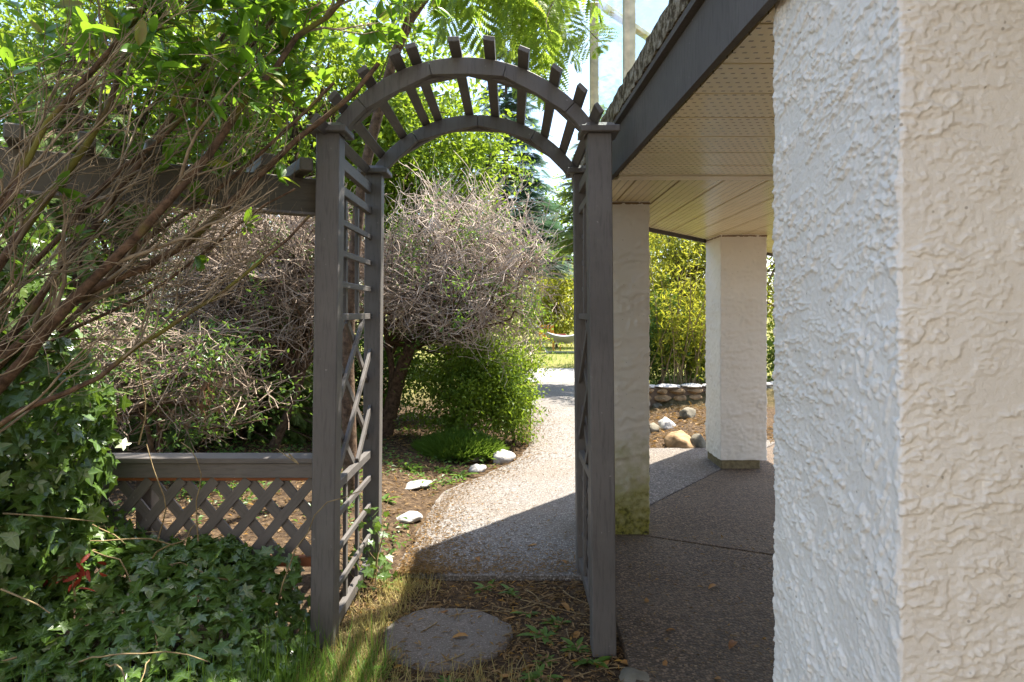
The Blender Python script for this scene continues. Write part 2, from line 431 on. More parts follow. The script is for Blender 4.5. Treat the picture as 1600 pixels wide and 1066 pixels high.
M['ivy'] = mat_leaf('ivy_leaf', (0.034, 0.078, 0.010), (0.09, 0.165, 0.024), (0.20, 0.32, 0.02), 0.28, 0.28, 0.7, (0.14, 0.17, 0.05), (0.16, 0.24, 0.10))
M['rhodo'] = mat_leaf('rhododendron_leaf', (0.035, 0.10, 0.010), (0.09, 0.20, 0.02), (0.34, 0.54, 0.03), 0.5, 0.32, 0.5, (0.30, 0.19, 0.03))
M['albizia'] = mat_leaf('silk_tree_leaf', (0.09, 0.18, 0.02), (0.20, 0.28, 0.03), (0.42, 0.56, 0.06), 0.6, 0.5, 0.3)
M['broad'] = mat_leaf('broadleaf', (0.045, 0.115, 0.013), (0.13, 0.21, 0.022), (0.38, 0.50, 0.03), 0.5, 0.45, 0.35)
M['yellow_green'] = mat_leaf('yellow_green_leaf', (0.12, 0.16, 0.02), (0.24, 0.26, 0.03), (0.60, 0.58, 0.05), 0.5, 0.5, 0.3)
M['shrub'] = mat_leaf('shrub_leaf', (0.04, 0.10, 0.02), (0.09, 0.18, 0.03), (0.28, 0.42, 0.05), 0.4, 0.4, 0.4)
M['conifer_blue'] = mat_leaf('blue_conifer_needle', (0.035, 0.08, 0.05), (0.07, 0.13, 0.08), (0.12, 0.24, 0.10), 0.3, 0.55, 0.3)
M['conifer'] = mat_leaf('conifer_needle', (0.05, 0.10, 0.025), (0.13, 0.19, 0.045), (0.34, 0.42, 0.06), 0.4, 0.55, 0.3)
M['dead_needle'] = mat_leaf('dead_needle', (0.14, 0.08, 0.045), (0.24, 0.14, 0.08), (0.25, 0.14, 0.08), 0.3, 0.7, 0.1)
M['grass'] = mat_leaf('grass_blade', (0.05, 0.12, 0.015), (0.12, 0.22, 0.03), (0.35, 0.5, 0.05), 0.4, 0.5, 0.3)
M['dry_grass'] = mat_leaf('dry_grass_blade', (0.22, 0.18, 0.06), (0.40, 0.33, 0.13), (0.5, 0.42, 0.12), 0.35, 0.6, 0.2)
M['litter'] = mat_leaf('litter_leaf', (0.05, 0.028, 0.014), (0.30, 0.20, 0.10), (0.4, 0.24, 0.06), 0.2, 0.75, 0.15, (0.42, 0.22, 0.03))
M['dry_leaf'] = mat_leaf('dry_leaf', (0.20, 0.08, 0.03), (0.38, 0.20, 0.06), (0.4, 0.2, 0.05), 0.2, 0.6, 0.25)
M['red_leaf'] = mat_leaf('red_leaf', (0.12, 0.012, 0.008), (0.26, 0.035, 0.015), (0.3, 0.05, 0.02), 0.15, 0.5, 0.3)
M['bark_moss'] = mat_bark('mossy_bark', (0.06, 0.036, 0.02), (0.20, 0.12, 0.07), (0.17, 0.15, 0.025))
M['bark'] = mat_bark('brown_bark', (0.055, 0.035, 0.022), (0.17, 0.11, 0.07))
M['twig'] = mat_bark('grey_twig', (0.30, 0.235, 0.185), (0.60, 0.50, 0.41), None, 5)
M['twig_brown'] = mat_bark('brown_dead_twig', (0.16, 0.115, 0.08), (0.42, 0.33, 0.25), None, 6)
M['twig_dark'] = mat_bark('brown_twig', (0.12, 0.08, 0.045), (0.30, 0.22, 0.13), None, 12)
M['twig_tan'] = mat_bark('tan_twig', (0.16, 0.11, 0.06), (0.40, 0.31, 0.20), None, 9)
M['vine'] = mat_bark('vine_stem', (0.20, 0.14, 0.07), (0.36, 0.27, 0.14))
M['hammock'] = mat_plain('hammock_cloth', (0.30, 0.31, 0.34), 0.8, 0.2, 0.15, 20)
M['white_metal'] = mat_plain('white_metal', (0.7, 0.7, 0.68), 0.5, 0.4, 0.1)
M['yellow_wood'] = mat_plain('yellow_wood', (0.55, 0.28, 0.05), 0.6, 0.3, 0.2)
M['red_paint'] = mat_plain('red_paint', (0.50, 0.05, 0.05), 0.5, 0.4, 0.1)

# ------------------------------------------------------------------ ground, paving, lane
def gh(x, y):
    x = np.asarray(x, float); y = np.asarray(y, float)
    left = sstep(-0.55, -1.15, x)
    h = -0.032 + left * 0.09 + 0.05 * sstep(-1.2, -3.0, x) * sstep(2.5, 6, y)
    bed = sstep(4.2, 5.2, y) * sstep(-0.35, -1.1, x - 0.09 * np.clip(y - 5, 0, 5) * 1.2); h = h + bed * 0.04
    right = sstep(1.35, 2.2, x - 0.14 * np.clip(y - 7.2, 0, 20)) * sstep(7.2, 8.2, y); h = h + right * 0.10
    right2 = sstep(1.5, 2.0, x - 0.14 * np.clip(y - 7.2, 0, 20)) * sstep(9.95, 10.15, y); h = h + right2 * 0.20
    h = h + 0.03 * sstep(17.6, 18.5, y) + 0.015 * np.maximum(y - 18, 0) * sstep(18, 20, y) * 0.6
    amp = 0.018 + 0.04 * sstep(0, -3, x)
    n = (fbm(x * 1.7 + 40, y * 1.7 + 40, 4) - 0.5)
    pave = (x > -0.62) & (y > 3.5) | (x > 0.4)
    return h + n * amp * np.where(pave, 0.3, 1.0)

xs = np.unique(np.concatenate([np.linspace(-90, -6, 30), np.linspace(-6, -2.5, 40), np.linspace(-2.5, 3.5, 170), np.linspace(3.5, 8, 30), np.linspace(8, 90, 30)]))
ys = np.unique(np.concatenate([np.linspace(-30, 0.5, 16), np.linspace(0.5, 8, 220), np.linspace(8, 20, 110), np.linspace(20, 160, 50)]))
GX, GY = np.meshgrid(xs, ys, indexing='ij'); GZ = gh(GX, GY)
V = np.stack([GX, GY, GZ], -1).reshape(-1, 3); nx, ny = len(xs), len(ys)
I = (np.arange(nx - 1)[:, None] * ny + np.arange(ny - 1)[None, :]).reshape(-1)
tag(obj('ground', mesh_np('ground', V, np.stack([I, I + ny, I + ny + 1, I + 1], 1), None, True), M['ground']), kind='structure')

def slab(name, pts, top, th, mat, parent=None, bev=0.006):
    bm = bmesh.new(); vs = [bm.verts.new((x, y, top)) for x, y in pts]; f = bm.faces.new(vs)
    if f.normal.z < 0: f.normal_flip()
    bm.normal_update()
    r = bmesh.ops.extrude_face_region(bm, geom=[f]); nv = [e for e in r['geom'] if isinstance(e, bmesh.types.BMVert)]
    bmesh.ops.translate(bm, vec=(0, 0, -th), verts=nv)
    bmesh.ops.recalc_face_normals(bm, faces=bm.faces)
    if bev:
        ed = [e for e in bm.edges if all(abs(v.co.z - top) < 1e-5 for v in e.verts)]
        bmesh.ops.bevel(bm, geom=ed, offset=bev, segments=1, affect='EDGES')
    return obj(name, bm_mesh(name, bm), mat, parent)

pat = bpy.data.objects.new('patio', None); COL.objects.link(pat); tag(pat, kind='structure')
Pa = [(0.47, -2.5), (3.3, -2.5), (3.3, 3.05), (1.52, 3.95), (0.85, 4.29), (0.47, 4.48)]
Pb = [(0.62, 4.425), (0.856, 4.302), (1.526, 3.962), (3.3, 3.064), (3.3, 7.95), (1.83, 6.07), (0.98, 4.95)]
Pc = [(-0.64, 3.72), (-0.3, 3.655), (0.46, 3.66), (0.46, 4.50), (0.61, 4.437), (0.97, 4.97), (1.24, 6.2), (1.31, 7.1),
      (1.25, 8.0), (1.5, 10.5), (2.1, 14.0), (0.52, 14.0), (0.38, 12), (0.28, 10), (0.22, 8)] + [(float(np.interp(q_, [3.9, 4.6, 5.4, 5.9, 6.4, 7, 8], [-0.62, -0.60, -0.52, -0.26, -0.02, 0.15, 0.22])) + 0.05 * (float(vnoise(np.array(q_ * 4.3), np.array(2.2))) - 0.5) + 0.03 * (float(vnoise(np.array(q_ * 15.0), np.array(7.7))) - 0.5), q_) for q_ in np.linspace(7.7, 3.95, 46)]
Pd = [(0.98, 4.972), (1.82, 6.082), (3.3, 7.97), (3.3, 8.3), (2.3, 7.15), (1.32, 7.1), (1.25, 6.2)]
for P_, m_ in ((Pa, 'pave_deck_shade'), (Pb, 'pave_deck_shade'), (Pc, 'pave'), (Pd, 'pave_half_shade')): slab('paving_slab', P_, 0.0, 0.11, M[m_], pat)
tag(slab('lane', [(-14, 14.01), (16, 14.01), (16, 17.5), (-14, 17.5)], -0.004, 0.09, M['lane'], None, 0), kind='structure')

# ------------------------------------------------------------------ stucco columns
def relief(s, v, face, k=1.0):
    th = np.where(face == 0, np.where(v > 1.35, 0.5, -0.5 - 0.5 * sstep(1.1, 0.6, v)), 0.06)
    th = np.where(face == 0, 0.27 - 0.95 * sstep(1.55, 0.85, v), 0.05)
    sx, sv = (s - 0.25), (v - 1.3)
    a = sx * np.cos(th) + sv * np.sin(th); b = -sx * np.sin(th) + sv * np.cos(th)
    a = a + 7 + face * 3.1; b = b + 11
    ph = b * 23 * k + 2.3 * fbm(a * 6 * k, b * 11 * k, 3) + 0.9 * fbm(a * 42 * k, b * 42 * k, 2) + 0.4 * fbm(a * 140 * k, b * 140 * k, 1)
    fr = ph - np.floor(ph); led = np.minimum(1, fr / 0.06) * (1 - fr) ** 1.6
    mask = sstep(0.46, 0.56, fbm(a * 10 * k + 5, b * 24 * k, 4))
    ph2 = b * 52 * k + 2.4 * fbm(a * 15 * k + 3, b * 30 * k + 8, 3) + 1.3 * fbm(a * 80 * k, b * 80 * k, 2)
    f2 = ph2 - np.floor(ph2); led2 = np.minimum(1, f2 / 0.12) * (1 - f2) ** 1.3
    mask2 = sstep(0.49, 0.57, fbm(a * 16 * k + 31, b * 27 * k + 4, 3))
    blob = sstep(0.52, 0.66, fbm(a * 70 * k, b * 95 * k, 2)) * sstep(0.45, 0.6, fbm(a * 9 * k + 50, b * 12 * k, 2))
    fine = fbm(a * 130 * k, b * 170 * k, 2) - 0.5
    return np.where(face == 1, 0.92, 1.0) * (0.0052 * led * mask + 0.0036 * led2 * mask2 + 0.0030 * blob + 0.0021 * fine + 0.0012 * (fbm(a * 14, b * 14, 2) - 0.5)) / k ** 0.6

def column(x0, x1, y0, y1, z0, z1, res, zfine, mat, parent, name='shaft', k=1.0, amp=1.0):
    r = 0.004
    # walk round: back-right -> back-left -> front-left -> front-right -> back-right
    pts = []; nor = []; face = []; sv = []
    def run(ax, ay, bx, by, n, nx_, ny_, f, s0, s1):
        for t in np.linspace(0, 1, n, endpoint=True):
            pts.append((ax + (bx - ax) * t, ay + (by - ay) * t)); nor.append((nx_, ny_)); face.append(f); sv.append(s0 + (s1 - s0) * t)
    def arc(cx, cy, a0, a1, f, s0, s1):
        for t in np.linspace(0, 1, 5)[1:-1]:
            a = a0 + (a1 - a0) * t; pts.append((cx + r * math.cos(a), cy + r * math.sin(a))); nor.append((math.cos(a), math.sin(a))); face.append(f); sv.append(s0 + (s1 - s0) * t)
    n1 = max(4, int((y1 - y0) / res)); n2 = max(4, int((x1 - x0) / res)); PI = math.pi
    run(x1 - r, y1, x0 + r, y1, 8, 0, 1, 0, -0.6, -0.2)
    arc(x0 + r, y1 - r, PI / 2, PI, 0, -0.02, 0)
    run(x0, y1 - r, x0, y0 + r, n1, -1, 0, 0, 0, y1 - y0)
    d = y1 - y0
    arc(x0 + r, y0 + r, PI, 1.5 * PI, 1, d, d + 0.012)
    run(x0 + r, y0, x1 - r, y0, n2, 0, -1, 1, d + 0.012, d + x1 - x0)
    arc(x1 - r, y0 + r, 1.5 * PI, 2 * PI, 1, d + x1 - x0, d + x1 - x0 + .012)
    run(x1, y0 + r, x1, y1 - r, 8, 1, 0, 1, 2, 2.4)
    pts = np.array(pts); nor = np.array(nor); face = np.array(face); sv = np.array(sv)
    zs = np.unique(np.concatenate([np.linspace(z0, zfine, max(2, int((zfine - z0) / 0.02) + 1)), np.linspace(zfine, z1, int((z1 - zfine) / res))]))
    S, Z = np.meshgrid(sv, zs, indexing='ij'); FA = np.repeat(face[:, None], len(zs), 1)
    H = np.zeros_like(S)
    for f in (0, 1):
        mk = FA == f; H[mk] = relief(S[mk], Z[mk], f, k)
    # blend across the corner so both faces meet
    X = pts[:, 0:1] + nor[:, 0:1] * H * amp; Yy = pts[:, 1:2] + nor[:, 1:2] * H * amp
    V = np.stack([X, Yy, Z], -1).reshape(-1, 3); n, mz = S.shape
    i = np.arange(n)[:, None] * mz + np.arange(mz - 1)[None, :]; j = ((np.arange(n) + 1) % n)[:, None] * mz + np.arange(mz - 1)[None, :]
    Q = np.stack([i, j, j + 1, i + 1], -1).reshape(-1, 4)
    return obj(name, mesh_np('stucco_shaft', V, Q, None, True), mat, parent)

SOF = 2.11
GC = 'stucco columns carrying the deck'
c1 = thing('stucco_column', 'big foreground rough stucco column, cream front and pale side face filling the edge', 'column', (0.86, 1.3, 0), GC)
column(0.60, 1.12, 1.053, 1.561, 0.0, SOF + 0.01, 0.0024, 0.5, M['stucco'], c1)
c2 = thing('stucco_column', 'cream stucco column behind the arbor post with green algae on its foot', 'column', (0.68, 4.5, 0), GC)
column(0.492, 0.868, 4.33, 4.74, 0.0, SOF + 0.01, 0.011, 0.1, M['stucco_stain'], c2, 'shaft', 0.6, 1.3)
box('top_trim', (0.68, 4.535, SOF - 0.012), (0.39, 0.425, 0.014), M['trim_brown'], c2)
c3 = thing('stucco_column', 'cream stucco column on a brown plinth standing at the far deck corner', 'column', (2.085, 6.39, 0), GC)
column(1.88, 2.29, 6.15, 6.62, 0.08, SOF + 0.01, 0.011, 0.1, M['stucco'], c3, 'shaft', 0.6, 1.3)
box('plinth', (2.065, 6.385, 0.04), (0.35, 0.44, 0.09), M['plinth'], c3, 0.006)
box('top_trim', (2.085, 6.385, SOF - 0.012), (0.425, 0.485, 0.014), M['trim_brown'], c3)

# ------------------------------------------------------------------ deck with soffit panels
def fx(y): return 0.582 - 0.0329 * (y - 1.5)       # line of the fascia
DC = (fx(4.85), 4.85)                              # corner where the edge turns
DS = 1.255
def dline(x): return DC[1] + DS * (x - DC[0])
DE = (3.3, dline(3.3))
deck = thing('deck', 'raised deck with dark fascia, cream slotted soffit and lichen covered edge', 'deck', (2.0, 2.0, SOF))
def uvmesh(name, V, Fs, uvs):
    me = bpy.data.meshes.new(name); me.from_pydata(V, [], Fs); uv = me.uv_layers.new(name='UVMap')
    for p in me.polygons:
        for li in p.loop_indices: uv.data[li].uv = uvs[me.loops[li].vertex_index]
    return me
def soffit_panel(poly, along):
    """poly in plan (list of xy); panel sheet with returned lip"""
    n = len(poly); V = [(x, y, SOF) for x, y in poly] + [(x, y, SOF + 0.012) for x, y in poly]
    Fs = [list(range(n))[::-1], list(range(n, 2 * n))] + [[k, (k + 1) % n, n + (k + 1) % n, n + k] for k in range(n)]
    ar = sum(poly[k][0] * poly[(k + 1) % n][1] - poly[(k + 1) % n][0] * poly[k][1] for k in range(n))
    if ar < 0: Fs = [f[::-1] for f in Fs]
    uvs = [((x, y - 0.0) if along == 'x' else (y, x)) for x, y in poly] * 2
    obj('soffit_panel', uvmesh('soffit_panel', V, Fs, uvs), M['soffit'], deck)
y = 1.673 - 0.267 * 12
G = 0.0055
while y < 3.5:
    y2 = min(y + 0.267, 3.50)
    soffit_panel([(fx(y) + 0.03, y + G), (3.28, y + G), (3.28, y2 - G), (fx(y2) + 0.03, y2 - G)], 'x')
    y += 0.267
box('soffit_strip', ((fx(3.5) + 3.3) / 2 + 0.01, 3.56, SOF + 0.001), (3.3 - fx(3.5) - 0.05, 0.10, 0.014), M['soffit_trim'], deck, 0.003)
x = 0.425
while x < 3.25:
    xa = max(x + G, fx(4.3) + 0.03); xb = min(x + 0.235, 3.28) - G
    ya, yb = dline(xa) - 0.05, dline(xb) - 0.05
    soffit_panel([(xa, 3.62), (xb, 3.62), (xb, yb), (xa, ya)], 'y'); x += 0.235
# backing, fascia, edge
def prism(name, poly, za, zb, mat, parent):
    n = len(poly); V = [(x, y, za) for x, y in poly] + [(x, y, zb) for x, y in poly]
    Fs = [list(range(n))[::-1], list(range(n, 2 * n))] + [[k, (k + 1) % n, n + (k + 1) % n, n + k] for k in range(n)]
    me = bpy.data.meshes.new(name); me.from_pydata(V, [], Fs); bm = bmesh.new(); bm.from_mesh(me); bmesh.ops.recalc_face_normals(bm, faces=bm.faces); bm.to_mesh(me); bm.free()
    return obj(name, me, mat, parent)
prism('deck_body', [(fx(-1.6) + 0.002, -1.6), (3.3, -1.6), (3.3, dline(3.3) - 0.003), (DC[0] + 0.002, DC[1] - 0.003)], SOF + 0.016, 2.40, M['trim_brown'], deck)
def strip(name, pl, z0, z1, th, mat, out=1, rough=0.0, seg=1):
    """upright board along plan polyline pl"""
    g = Geo()
    for (a, b) in zip(pl[:-1], pl[1:]):
        a = np.array(a); b = np.array(b); d = nrm(b - a); nv = np.array([-d[1], d[0]])
        n = seg + 1; t = np.linspace(0, 1, n); base = a + (b - a) * t[:, None]
        jit = rough * rng.normal(size=(n, 4)) if rough else np.zeros((n, 4))
        ring = np.stack([np.c_[base + nv * (th + jit[:, 0:1]), np.full(n, z0) + jit[:, 1]], np.c_[base + nv * (th + jit[:, 2:3]), np.full(n, z1) + jit[:, 3] * 0.6], np.c_[base, np.full(n, z1)], np.c_[base, np.full(n, z0)]], 1)
        V = ring.reshape(-1, 3); k = np.arange(4); i = (np.arange(n - 1) * 4)[:, None]
        Q = np.stack([i + k, i + (k + 1) % 4, i + 4 + (k + 1) % 4, i + 4 + k], -1).reshape(-1, 4)
        Q = np.vstack([Q, [[0, 1, 2, 3]], [[4 * n - 1, 4 * n - 2, 4 * n - 3, 4 * n - 4]]]); g.add(V, Q)
    return obj(name, g.mesh(name), mat, deck)
edge = [(fx(-1.6), -1.6), (DC[0], DC[1]), (3.3, dline(3.3))]
strip('fascia', edge[:2], 2.085, 2.285, 0.022, M['fascia']); strip('fascia', edge[1:], 2.085, 2.285, 0.022, M['fascia'])
strip('drip_edge', edge[:2], 2.290, 2.312, 0.045, M['fascia']); strip('drip_edge', edge[1:], 2.290, 2.312, 0.045, M['fascia'])
strip('weathered_edge', edge[:2], 2.315, 2.41, 0.05, M['lichen'], 1, 0.0035, 160); strip('weathered_edge', edge[1:], 2.315, 2.41, 0.05, M['lichen'], 1, 0.0035, 70)

# glass railing on the deck
rail = thing('glass_railing', 'glass panel railing with pale weathered metal posts on the deck edge', 'railing', (0.55, 3.0, 2.41))
rp = [(-0.6), 0.9, 2.0, 3.09]
def rpos(yy): return (fx(yy) + 0.0, yy)
RT = 3.27
posts = [rpos(yy) for yy in rp]
cor = rpos(4.12); posts2 = [cor] + [(cor[0] + t, cor[1] + DS * t) for t in (0.75, 1.5, 2.25)]
for k, (px, py) in enumerate(posts + posts2):
    wd = 0.052
    box('post', (px, py, (2.405 + RT) / 2), (wd, wd * 0.9, RT - 2.405), M['rail_metal'], rail, 0.004)
def rails(pl):
    for a, b in zip(pl[:-1], pl[1:]):
        A = Vector((*a, 0)); B = Vector((*b, 0)); d = (B - A).normalized()
        a2 = A + d * 0.03; b2 = B - d * 0.03
        beam('top_rail', (a2.x, a2.y, RT + 0.018), (b2.x, b2.y, RT + 0.018), 0.05, 0.036, M['rail_metal'], rail, (d.y, -d.x, 0), 0.004)
        beam('bottom_rail', (a2.x, a2.y, 2.424), (b2.x, b2.y, 2.424), 0.03, 0.034, M['rail_metal'], rail, (d.y, -d.x, 0), 0.003)
        beam('pane', (a2.x, a2.y, (2.438 + RT) / 2), (b2.x, b2.y, (2.438 + RT) / 2), 0.006, RT - 2.438, M['glass'], rail, (d.y, -d.x, 0), 0)
rails(posts + [cor]); rails(posts2)

# house wall that carries the deck, and an unseen wall added for warm bounce
house = thing('house', 'cream stucco house wall behind the deck columns and an added bounce wall', 'house', (3.45, 1.0, 0))
box('wall', (3.45, 0.6, 2.4), (0.29, 6.8, 4.9), M['house_wall'], house, 0.01)
box('wall', (-0.6, -3.35, 2.4), (7.8, 0.29, 4.9), M['house_wall'], house, 0.01)  # unseen wall behind the camera, added to reflect warm sunlight onto front faces

# ------------------------------------------------------------------ arbor
arb = thing('garden_arbor', 'dark grey brown wooden garden arbor with arched slatted top and trellis sides', 'arbor', (-0.2, 3.25, 0))
FY, RY = 2.845 + 0.05, 3.68 + 0.045
PT = 2.155
XL0, XL1 = -0.795, -0.768      # left post: foot, head
XR0, XR1 = 0.387, 0.366
def post(x0, x1, yy, zb, w_):
    po = beam('post', (x0, yy, zb), (x1, yy, PT), w_, w_, M['arbor'], arb, (1, 0, 0), 0.004)
    bm = box_bm(0.162, 0.162, 0.028, 0.004)
    r = bmesh.ops.create_cube(bm, size=1.0); bmesh.ops.scale(bm, vec=(0.135, 0.135, 0.016), verts=r['verts']); bmesh.ops.translate(bm, vec=(0, 0, 0.021), verts=r['verts'])
    bmesh.ops.scale(bm, vec=(0.8, 0.8, 1), verts=[v for v in r['verts'] if v.co.z > 0.025])
    o = bpy.data.objects.new('post_cap', bm_mesh('post_cap', bm)); o.data.materials.append(M['arbor']); o.location = (x1, yy, PT + 0.012)
    COL.objects.link(o); o.parent = po; o.matrix_parent_inverse = po.matrix_basis.inverted()
post(XL0, XL1, FY, -0.02, 0.098); post(XR0, XR1, FY, -0.12, 0.100)
post(XL0 + 0.03, XL1 + 0.02, RY, -0.02, 0.088); post(XR0 + 0.01, XR1 + 0.012, RY, -0.08, 0.088)
# trellis sides
def trellis(x, sgn):
    ya, yb = FY + 0.05, RY - 0.045; t = 0.018
    def hr(z, wd=0.04, th=0.03, dx=0): beam('rail', (x + dx, ya, z), (x + dx, yb, z), th, wd, M['arbor'], arb, (1, 0, 0), 0.002)
    hr(2.075, 0.055); hr(1.955); hr(1.385, 0.03); hr(0.645, 0.04); hr(0.06, 0.05)
    for f in (0.34, 0.67):
        yy = ya + (yb - ya) * f
        beam('stile', (x - 0.008, yy, 1.40), (x - 0.008, yy, 1.935), 0.016, 0.036, M['arbor'], arb, (1, 0, 0), 0.002)
        beam('stile', (x - 0.008, yy, 0.085), (x - 0.008, yy, 0.625), 0.016, 0.036, M['arbor'], arb, (1, 0, 0), 0.002)
    for z in (1.81, 1.67, 1.53, 0.52, 0.37, 0.21):
        beam('rung', (x + 0.009, ya, z), (x + 0.009, yb, z), 0.016, 0.027, M['arbor'], arb, (1, 0, 0), 0.002)
    z0, z1 = 0.668, 1.367; W = yb - ya; sl_ = 0.72
    for sg, dx in ((-1, -0.009), (1, 0.0085)):
        for c in np.arange(-0.9, 1.9, 0.30):
            # line z = z0 + c + sg*sl*(y-ya)
            pts = []
            for yy in np.linspace(0, W, 121):
                z = z0 + c + sg * sl_ * yy
                if z0 <= z <= z1: pts.append((yy, z))
            if len(pts) < 18: continue
            (y1_, z1_), (y2_, z2_) = pts[0], pts[-1]
            beam('lattice_slat', (x + dx, ya + y1_, z1_), (x + dx, ya + y2_, z2_), 0.015, 0.034, M['arbor'], arb, (1, 0, 0), 0.0015)
trellis(-0.772, -1); trellis(0.374, 1)
# arched ribs: two plies of curved segments with straight inner chord
ACX = (XL1 + XR1) / 2; HS = 0.548; RISE = 0.285
AR = (HS * HS + RISE * RISE) / (2 * RISE); A0 = math.asin(HS / AR); ZB = PT + 0.034
def seg_mesh(a0, a1, ro, ri, th):
    n = 9; out = [(ro * math.sin(a), ro * math.cos(a)) for a in np.linspace(a0, a1, n)]
    p0 = (ri * math.sin(a0), ri * math.cos(a0)); p1 = (ri * math.sin(a1), ri * math.cos(a1))
    am = (a0 + a1) / 2; rm = ri * math.cos((a1 - a0) / 2) + 0.006
    inn = [p1, (rm * math.sin(am), rm * math.cos(am)), p0]
    pl = out + inn; m = len(pl)
    V = [(x, -th / 2, z) for x, z in pl] + [(x, th / 2, z) for x, z in pl]
    bm = bmesh.new(); vs = [bm.verts.new(v) for v in V]
    bm.faces.new(vs[:m]); bm.faces.new(vs[m:][::-1])
    for k in range(m): bm.faces.new([vs[k], vs[m + k], vs[m + (k + 1) % m], vs[(k + 1) % m]])
    bmesh.ops.recalc_face_normals(bm, faces=bm.faces)
    bmesh.ops.bevel(bm, geom=[e for e in bm.edges if abs(e.verts[0].co.y - e.verts[1].co.y) < 1e-6], offset=0.002, segments=1, affect='EDGES')
    return bm_mesh('arch_segment', bm)
def rib(yy, cuts):
    zc = ZB + RISE - AR
    allc = [-A0 - 0.02] + list(cuts) + [A0 + 0.02]
    for ply, cs in ((0, allc), (1, [-A0 - 0.02] + [(a + b) / 2 for a, b in zip(allc[:-1], allc[1:])] + [A0 + 0.02])):
        for a, b in zip(cs[:-1], cs[1:]):
            o = obj('arch_segment', seg_mesh(a + 0.0015, b - 0.0015, AR - 0.002 * ply, AR - 0.058, 0.036), M['arbor'], None, (ACX, yy - 0.019 + 0.038 * ply, zc))
            COL.objects.unlink(o); link(o, arb)
ang = lambda px: math.asin(max(-1, min(1, (px - 724) / 246.0)))
rib(FY, [ang(559) , ang(669), ang(790), ang(895)])
rib(RY, [ang(600), ang(730), ang(845)])
zc = ZB + RISE - AR
for k, px in enumerate((516, 541, 583, 628, 652, 713, 764, 814, 861, 897, 921)):
    a = ang(px); r = AR + 0.0105
    cx, cz = ACX + r * math.sin(a), zc + r * math.cos(a)
    beam('arch_slat', (cx, FY - 0.215 + random.uniform(-.015, .015), cz), (cx, RY + 0.12, cz), 0.045, 0.020, M['arbor'], arb, (math.cos(a), 0, -math.sin(a)), 0.002)

# ------------------------------------------------------------------ lattice fence and beam on the left
fen = thing('lattice_fence', 'low diagonal lattice fence with grey top rail half buried in ivy', 'fence', (-1.5, 2.97, 0))
fx0, fx1, fyy = -2.35, XL0 - 0.045, 2.96
ftop = 0.785
beam('top_rail', (fx0, fyy, ftop - 0.012), (fx1, fyy, ftop - 0.012), 0.115, 0.024, M['fence'], fen, (0, 1, 0), 0.003)
beam('face_board', (fx0, fyy - 0.035, ftop - 0.056), (fx1, fyy - 0.035, ftop - 0.056), 0.022, 0.062, M['fence'], fen, (0, 1, 0), 0.002)
beam('inner_rail', (fx0, fyy - 0.004, ftop - 0.088), (fx1, fyy - 0.004, ftop - 0.088), 0.036, 0.034, M['fence_stain'], fen, (0, 1, 0), 0.002)
beam('inner_rail', (fx0, fyy - 0.004, 0.33), (fx1, fyy - 0.004, 0.33), 0.036, 0.04, M['fence_stain'], fen, (0, 1, 0), 0.002)
for px in (fx0 + 0.04, -1.62): beam('fence_post', (px, fyy + 0.075, -0.05), (px, fyy + 0.075, ftop - 0.03), 0.07, 0.07, M['fence'], fen, (1, 0, 0), 0.003)
lz0, lz1 = 0.345, ftop - 0.10; H = lz1 - lz0; th = math.radians(50)
for sg, dy in ((1, -0.018), (-1, -0.004)):
    c = fx0 - H
    while c < fx1 + H:
        xa, xb = c, c + sg * H / math.tan(th); za, zb = lz0, lz1
        # clip in x
        def clip(xa, za, xb, zb):
            pts = [(xa, za), (xb, zb)]; t0, t1 = 0, 1; dx = xb - xa
            for lim, s in ((fx0, 1), (fx1, -1)):
                fa = (xa - lim) * s; fb = (xb - lim) * s
                if fa < 0 and fb < 0: return None
                if fa < 0: t0 = max(t0, fa / (fa - fb))
                if fb < 0: t1 = min(t1, fa / (fa - fb))
            if t1 - t0 < 0.1: return None
            return (xa + dx * t0, za + (zb - za) * t0, xa + dx * t1, za + (zb - za) * t1)
        r = clip(xa, za, xb, zb)
        if r: beam('lattice_slat', (r[0], fyy + dy, r[1]), (r[2], fyy + dy, r[3]), 0.012, 0.042, M['fence'], fen, (0, 1, 0), 0.001)
        c += 0.141

perg = thing('trellis_beam', 'dark timber beam with short rafters running into the shrub from the arbor post', 'beam', (-1.3, 2.6, 0))
b0 = Vector((-0.83, 2.97, 1.83)); b1 = Vector((-2.10, 2.19, 1.83)); bd = (b1 - b0).normalized(); bn = (bd.y, -bd.x, 0)
beam('beam', b0 + Vector((0, 0, 0.075)), b1 + Vector((0, 0, 0.075)), 0.04, 0.15, M['pergola'], perg, bn, 0.003)
beam('ledger', b0 + Vector((-0.02, -0.03, -0.006)), b1 + Vector((-0.02, -0.03, -0.006)), 0.07, 0.012, M['fence'], perg, bn, 0.002)
beam('post', (b1.x + 0.03, b1.y + 0.02, -0.02), (b1.x + 0.03, b1.y + 0.02, 1.82), 0.09, 0.09, M['pergola'], perg, (1, 0, 0), 0.003)
for t in (0.07, 0.17, 0.30, 0.44, 0.58, 0.72, 0.86):
    p = b0 + (b1 - b0) * t + Vector((0, 0, 0.178)); q = Vector(bn) * 0.16
    beam('rafter', p - q, p + q, 0.055, 0.055, M['pergola'], perg, (0, 0, 1), 0.006)

